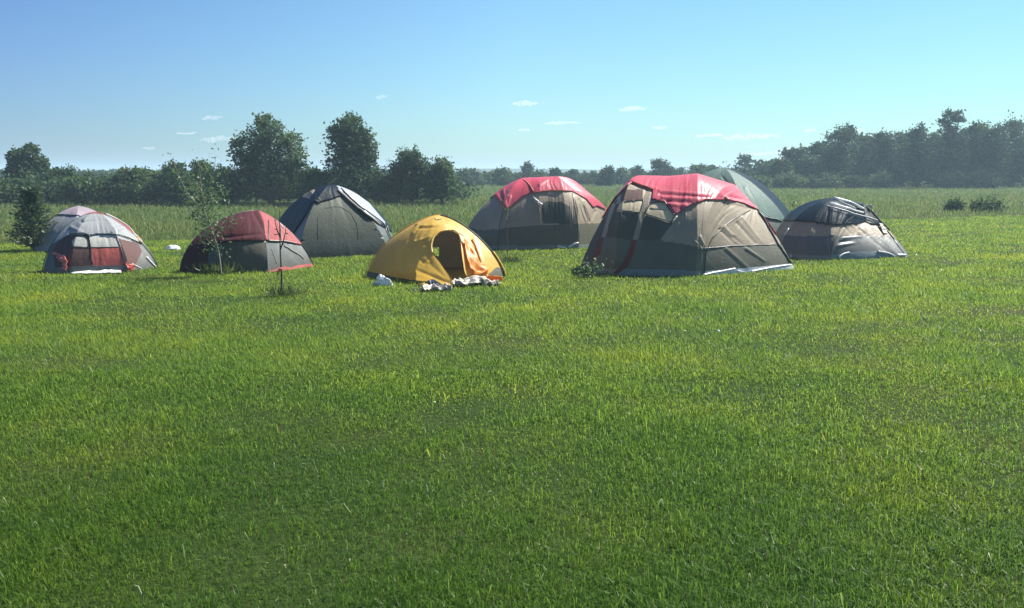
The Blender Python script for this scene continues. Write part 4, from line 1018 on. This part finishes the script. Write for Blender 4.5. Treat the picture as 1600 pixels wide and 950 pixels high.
# ------------------------------------------------------------------ clouds
def cloudmat():
    m, nt, N, L, out = newmat('cloud_vapour')
    s = N('ShaderNodeVolumePrincipled'); s.inputs['Color'].default_value = (1, 1, 1, 1); s.inputs['Density'].default_value = .016; s.inputs['Anisotropy'].default_value = .3
    L(s.outputs[0], out.inputs['Volume']); return m
M['cloud'] = cloudmat()
CLD = 6000.
clouds = [(820, 162, 17, 5, 'small bright cloud high above the back red tent'), (878, 192, 24, 3, 'thin streak cloud right below the small bright cloud'), (987, 170, 18, 4.5, 'small cloud above the big red tent'),
          (820, 202, 8, 3, 'tiny puff straight below the small bright cloud'), (1030, 199, 9, 2.5, 'tiny puff above the sage tent'), (1174, 214, 42, 5, 'long white streak cloud left of the wood'),
          (1108, 211, 16, 3, 'faint short cloud left of the long white streak'), (340, 217, 28, 4.5, 'streak cloud left of the tall broad tree'), (332, 184, 15, 3, 'faint streak above the other one left of the tall broad tree'),
          (597, 152, 6, 4, 'tiny bright puff above the gap right of the tall narrow tree'), (293, 208, 13, 2.5, 'faint short streak left of the streak clouds'), (1266, 204, 7, 3, 'tiny puff between the long streak and the round-headed tree'),
          (1340, 204, 8, 3, 'tiny puff right of the round-headed tree top'), (233, 232, 8, 2.5, 'faint puff above the low bushes at the left'), (1190, 240, 30, 3, 'faint low streak just above the far trees')]
for i, (x, y, rx, ry, lab) in enumerate(clouds):
    rg = random.Random(900 + i); s = CLD / F; c = wpt(x, y, CLD); b = Bag()
    n = max(3, int(rx / 3))
    for k in range(n):
        u = (k + .5) / n * 2 - 1
        ox = u * rx * s + rg.uniform(-1, 1) * s; rr = ry * s * (1 - .6 * u * u) * rg.uniform(.55, 1.15); rw = rx * s / n * rg.uniform(1.5, 2.4)
        oz = rg.uniform(-.35, .35) * ry * s + u * rx * s * .04
        A, B = np.meshgrid(np.linspace(0, 2 * np.pi, 14, endpoint=False), np.linspace(-np.pi / 2, np.pi / 2, 9), indexing='ij')
        nz = 1 + .3 * vnoise(np.cos(A) * 2 + k, np.sin(A) * 2 + B, i)
        P = np.stack([ox + np.cos(A) * np.cos(B) * rw * nz, np.sin(A) * np.cos(B) * rw * .8 * nz, oz + np.sin(B) * rr * nz], -1).reshape(-1, 3)
        idx = np.arange(14 * 9).reshape(14, 9); nx = np.roll(idx, -1, 0)
        b.quads(P, np.stack([idx[:, :-1], nx[:, :-1], nx[:, 1:], idx[:, 1:]], -1).reshape(-1, 4))
    o = link('cloud', b.mesh('cloud', M['cloud'])); o.location = c
    tag(o, lab, 'cloud', 'small fair weather clouds low in the sky')

# ------------------------------------------------------------------ air
def box(name, lo, hi, mat):
    x0, y0, z0 = lo; x1, y1, z1 = hi
    V = [(x0, y0, z0), (x1, y0, z0), (x1, y1, z0), (x0, y1, z0), (x0, y0, z1), (x1, y0, z1), (x1, y1, z1), (x0, y1, z1)]
    return link(name, np_mesh(name, V, [(3, 2, 1, 0), (4, 5, 6, 7), (0, 1, 5, 4), (1, 2, 6, 5), (2, 3, 7, 6), (3, 0, 4, 7)], mat, False))
m, nt, N, L, out = newmat('hazy_air')
v = N('ShaderNodeVolumePrincipled'); v.inputs['Color'].default_value = (.62, .83, 1, 1); v.inputs['Density'].default_value = .001; v.inputs['Anisotropy'].default_value = .2
L(v.outputs[0], out.inputs['Volume'])
tag(box('haze', (-S - 20, -80, -1.5), (S + 20, 2 * S + 20, 13.0), m), kind='stuff')

# ------------------------------------------------------------------ light
SUN_EL, SUN_AZ = 50.0, 53.0                 # azimuth clockwise from +Y (straight ahead)
sd = Vector((math.sin(R(SUN_AZ)) * math.cos(R(SUN_EL)), math.cos(R(SUN_AZ)) * math.cos(R(SUN_EL)), math.sin(R(SUN_EL))))
ld = bpy.data.lights.new('sun', 'SUN'); ld.energy = 4.8; ld.angle = R(.55); ld.color = (1, .955, .87)
lo = bpy.data.objects.new('sun', ld); C.objects.link(lo); lo.rotation_euler = sd.to_track_quat('Z', 'Y').to_euler(); lo.location = (30, 10, 40)
# the sky is deeper blue away from the sun and cyan white towards it
SKY_TINT = [(.15, (.39, .585, .90)), (.60, (.59, .90, 1.04)), (.91, (.53, .86, .98))]
W = bpy.data.worlds.new('World'); scene.world = W; W.use_nodes = True
nt = W.node_tree; nt.nodes.clear()
sky = nt.nodes.new('ShaderNodeTexSky'); sky.sky_type = 'NISHITA'; sky.sun_disc = False
sky.sun_elevation = R(SUN_EL); sky.sun_rotation = R(SUN_AZ); sky.air_density = 1.0; sky.dust_density = .6; sky.ozone_density = 1.0; sky.altitude = 100
bg = nt.nodes.new('ShaderNodeBackground'); bg.inputs['Strength'].default_value = .063
wo = nt.nodes.new('ShaderNodeOutputWorld')
tint = nt.nodes.new('ShaderNodeMix'); tint.data_type = 'RGBA'; tint.blend_type = 'MULTIPLY'; tint.inputs['Factor'].default_value = 1
tcw = nt.nodes.new('ShaderNodeTexCoord'); dp = nt.nodes.new('ShaderNodeVectorMath'); dp.operation = 'DOT_PRODUCT'
dp.inputs[1].default_value = (math.sin(R(SUN_AZ)), math.cos(R(SUN_AZ)), 0)
nt.links.new(tcw.outputs['Generated'], dp.inputs[0])
tr_ = ramp(nt.nodes.new, SKY_TINT); nt.links.new(dp.outputs['Value'], tr_.inputs['Fac']); nt.links.new(tr_.outputs['Color'], tint.inputs['B'])
nt.links.new(sky.outputs[0], tint.inputs['A']); nt.links.new(tint.outputs['Result'], bg.inputs['Color']); nt.links.new(bg.outputs[0], wo.inputs[0])

# ------------------------------------------------------------------ camera and render settings
cd = bpy.data.cameras.new('camera'); co = bpy.data.objects.new('camera', cd); C.objects.link(co)
cd.sensor_fit = 'HORIZONTAL'; cd.sensor_width = 36; cd.lens = 36 * F / PW; cd.clip_start = .05; cd.clip_end = 20000
co.location = (0, 0, CAM_H); co.rotation_euler = (math.pi / 2 - TH, 0, 0)
scene.camera = co
scene.render.engine = 'CYCLES'
cy = scene.cycles
cy.max_bounces = 8; cy.diffuse_bounces = 3; cy.glossy_bounces = 2; cy.transmission_bounces = 4; cy.volume_bounces = 2; cy.transparent_max_bounces = 12
cy.caustics_reflective = False; cy.caustics_refractive = False
cy.use_denoising = True
vs = scene.view_settings
scene.display_settings.display_device = 'sRGB'
vs.view_transform = 'Standard'; vs.look = 'None'; vs.exposure = 1.15; vs.gamma = 1.0; vs.use_curve_mapping = False
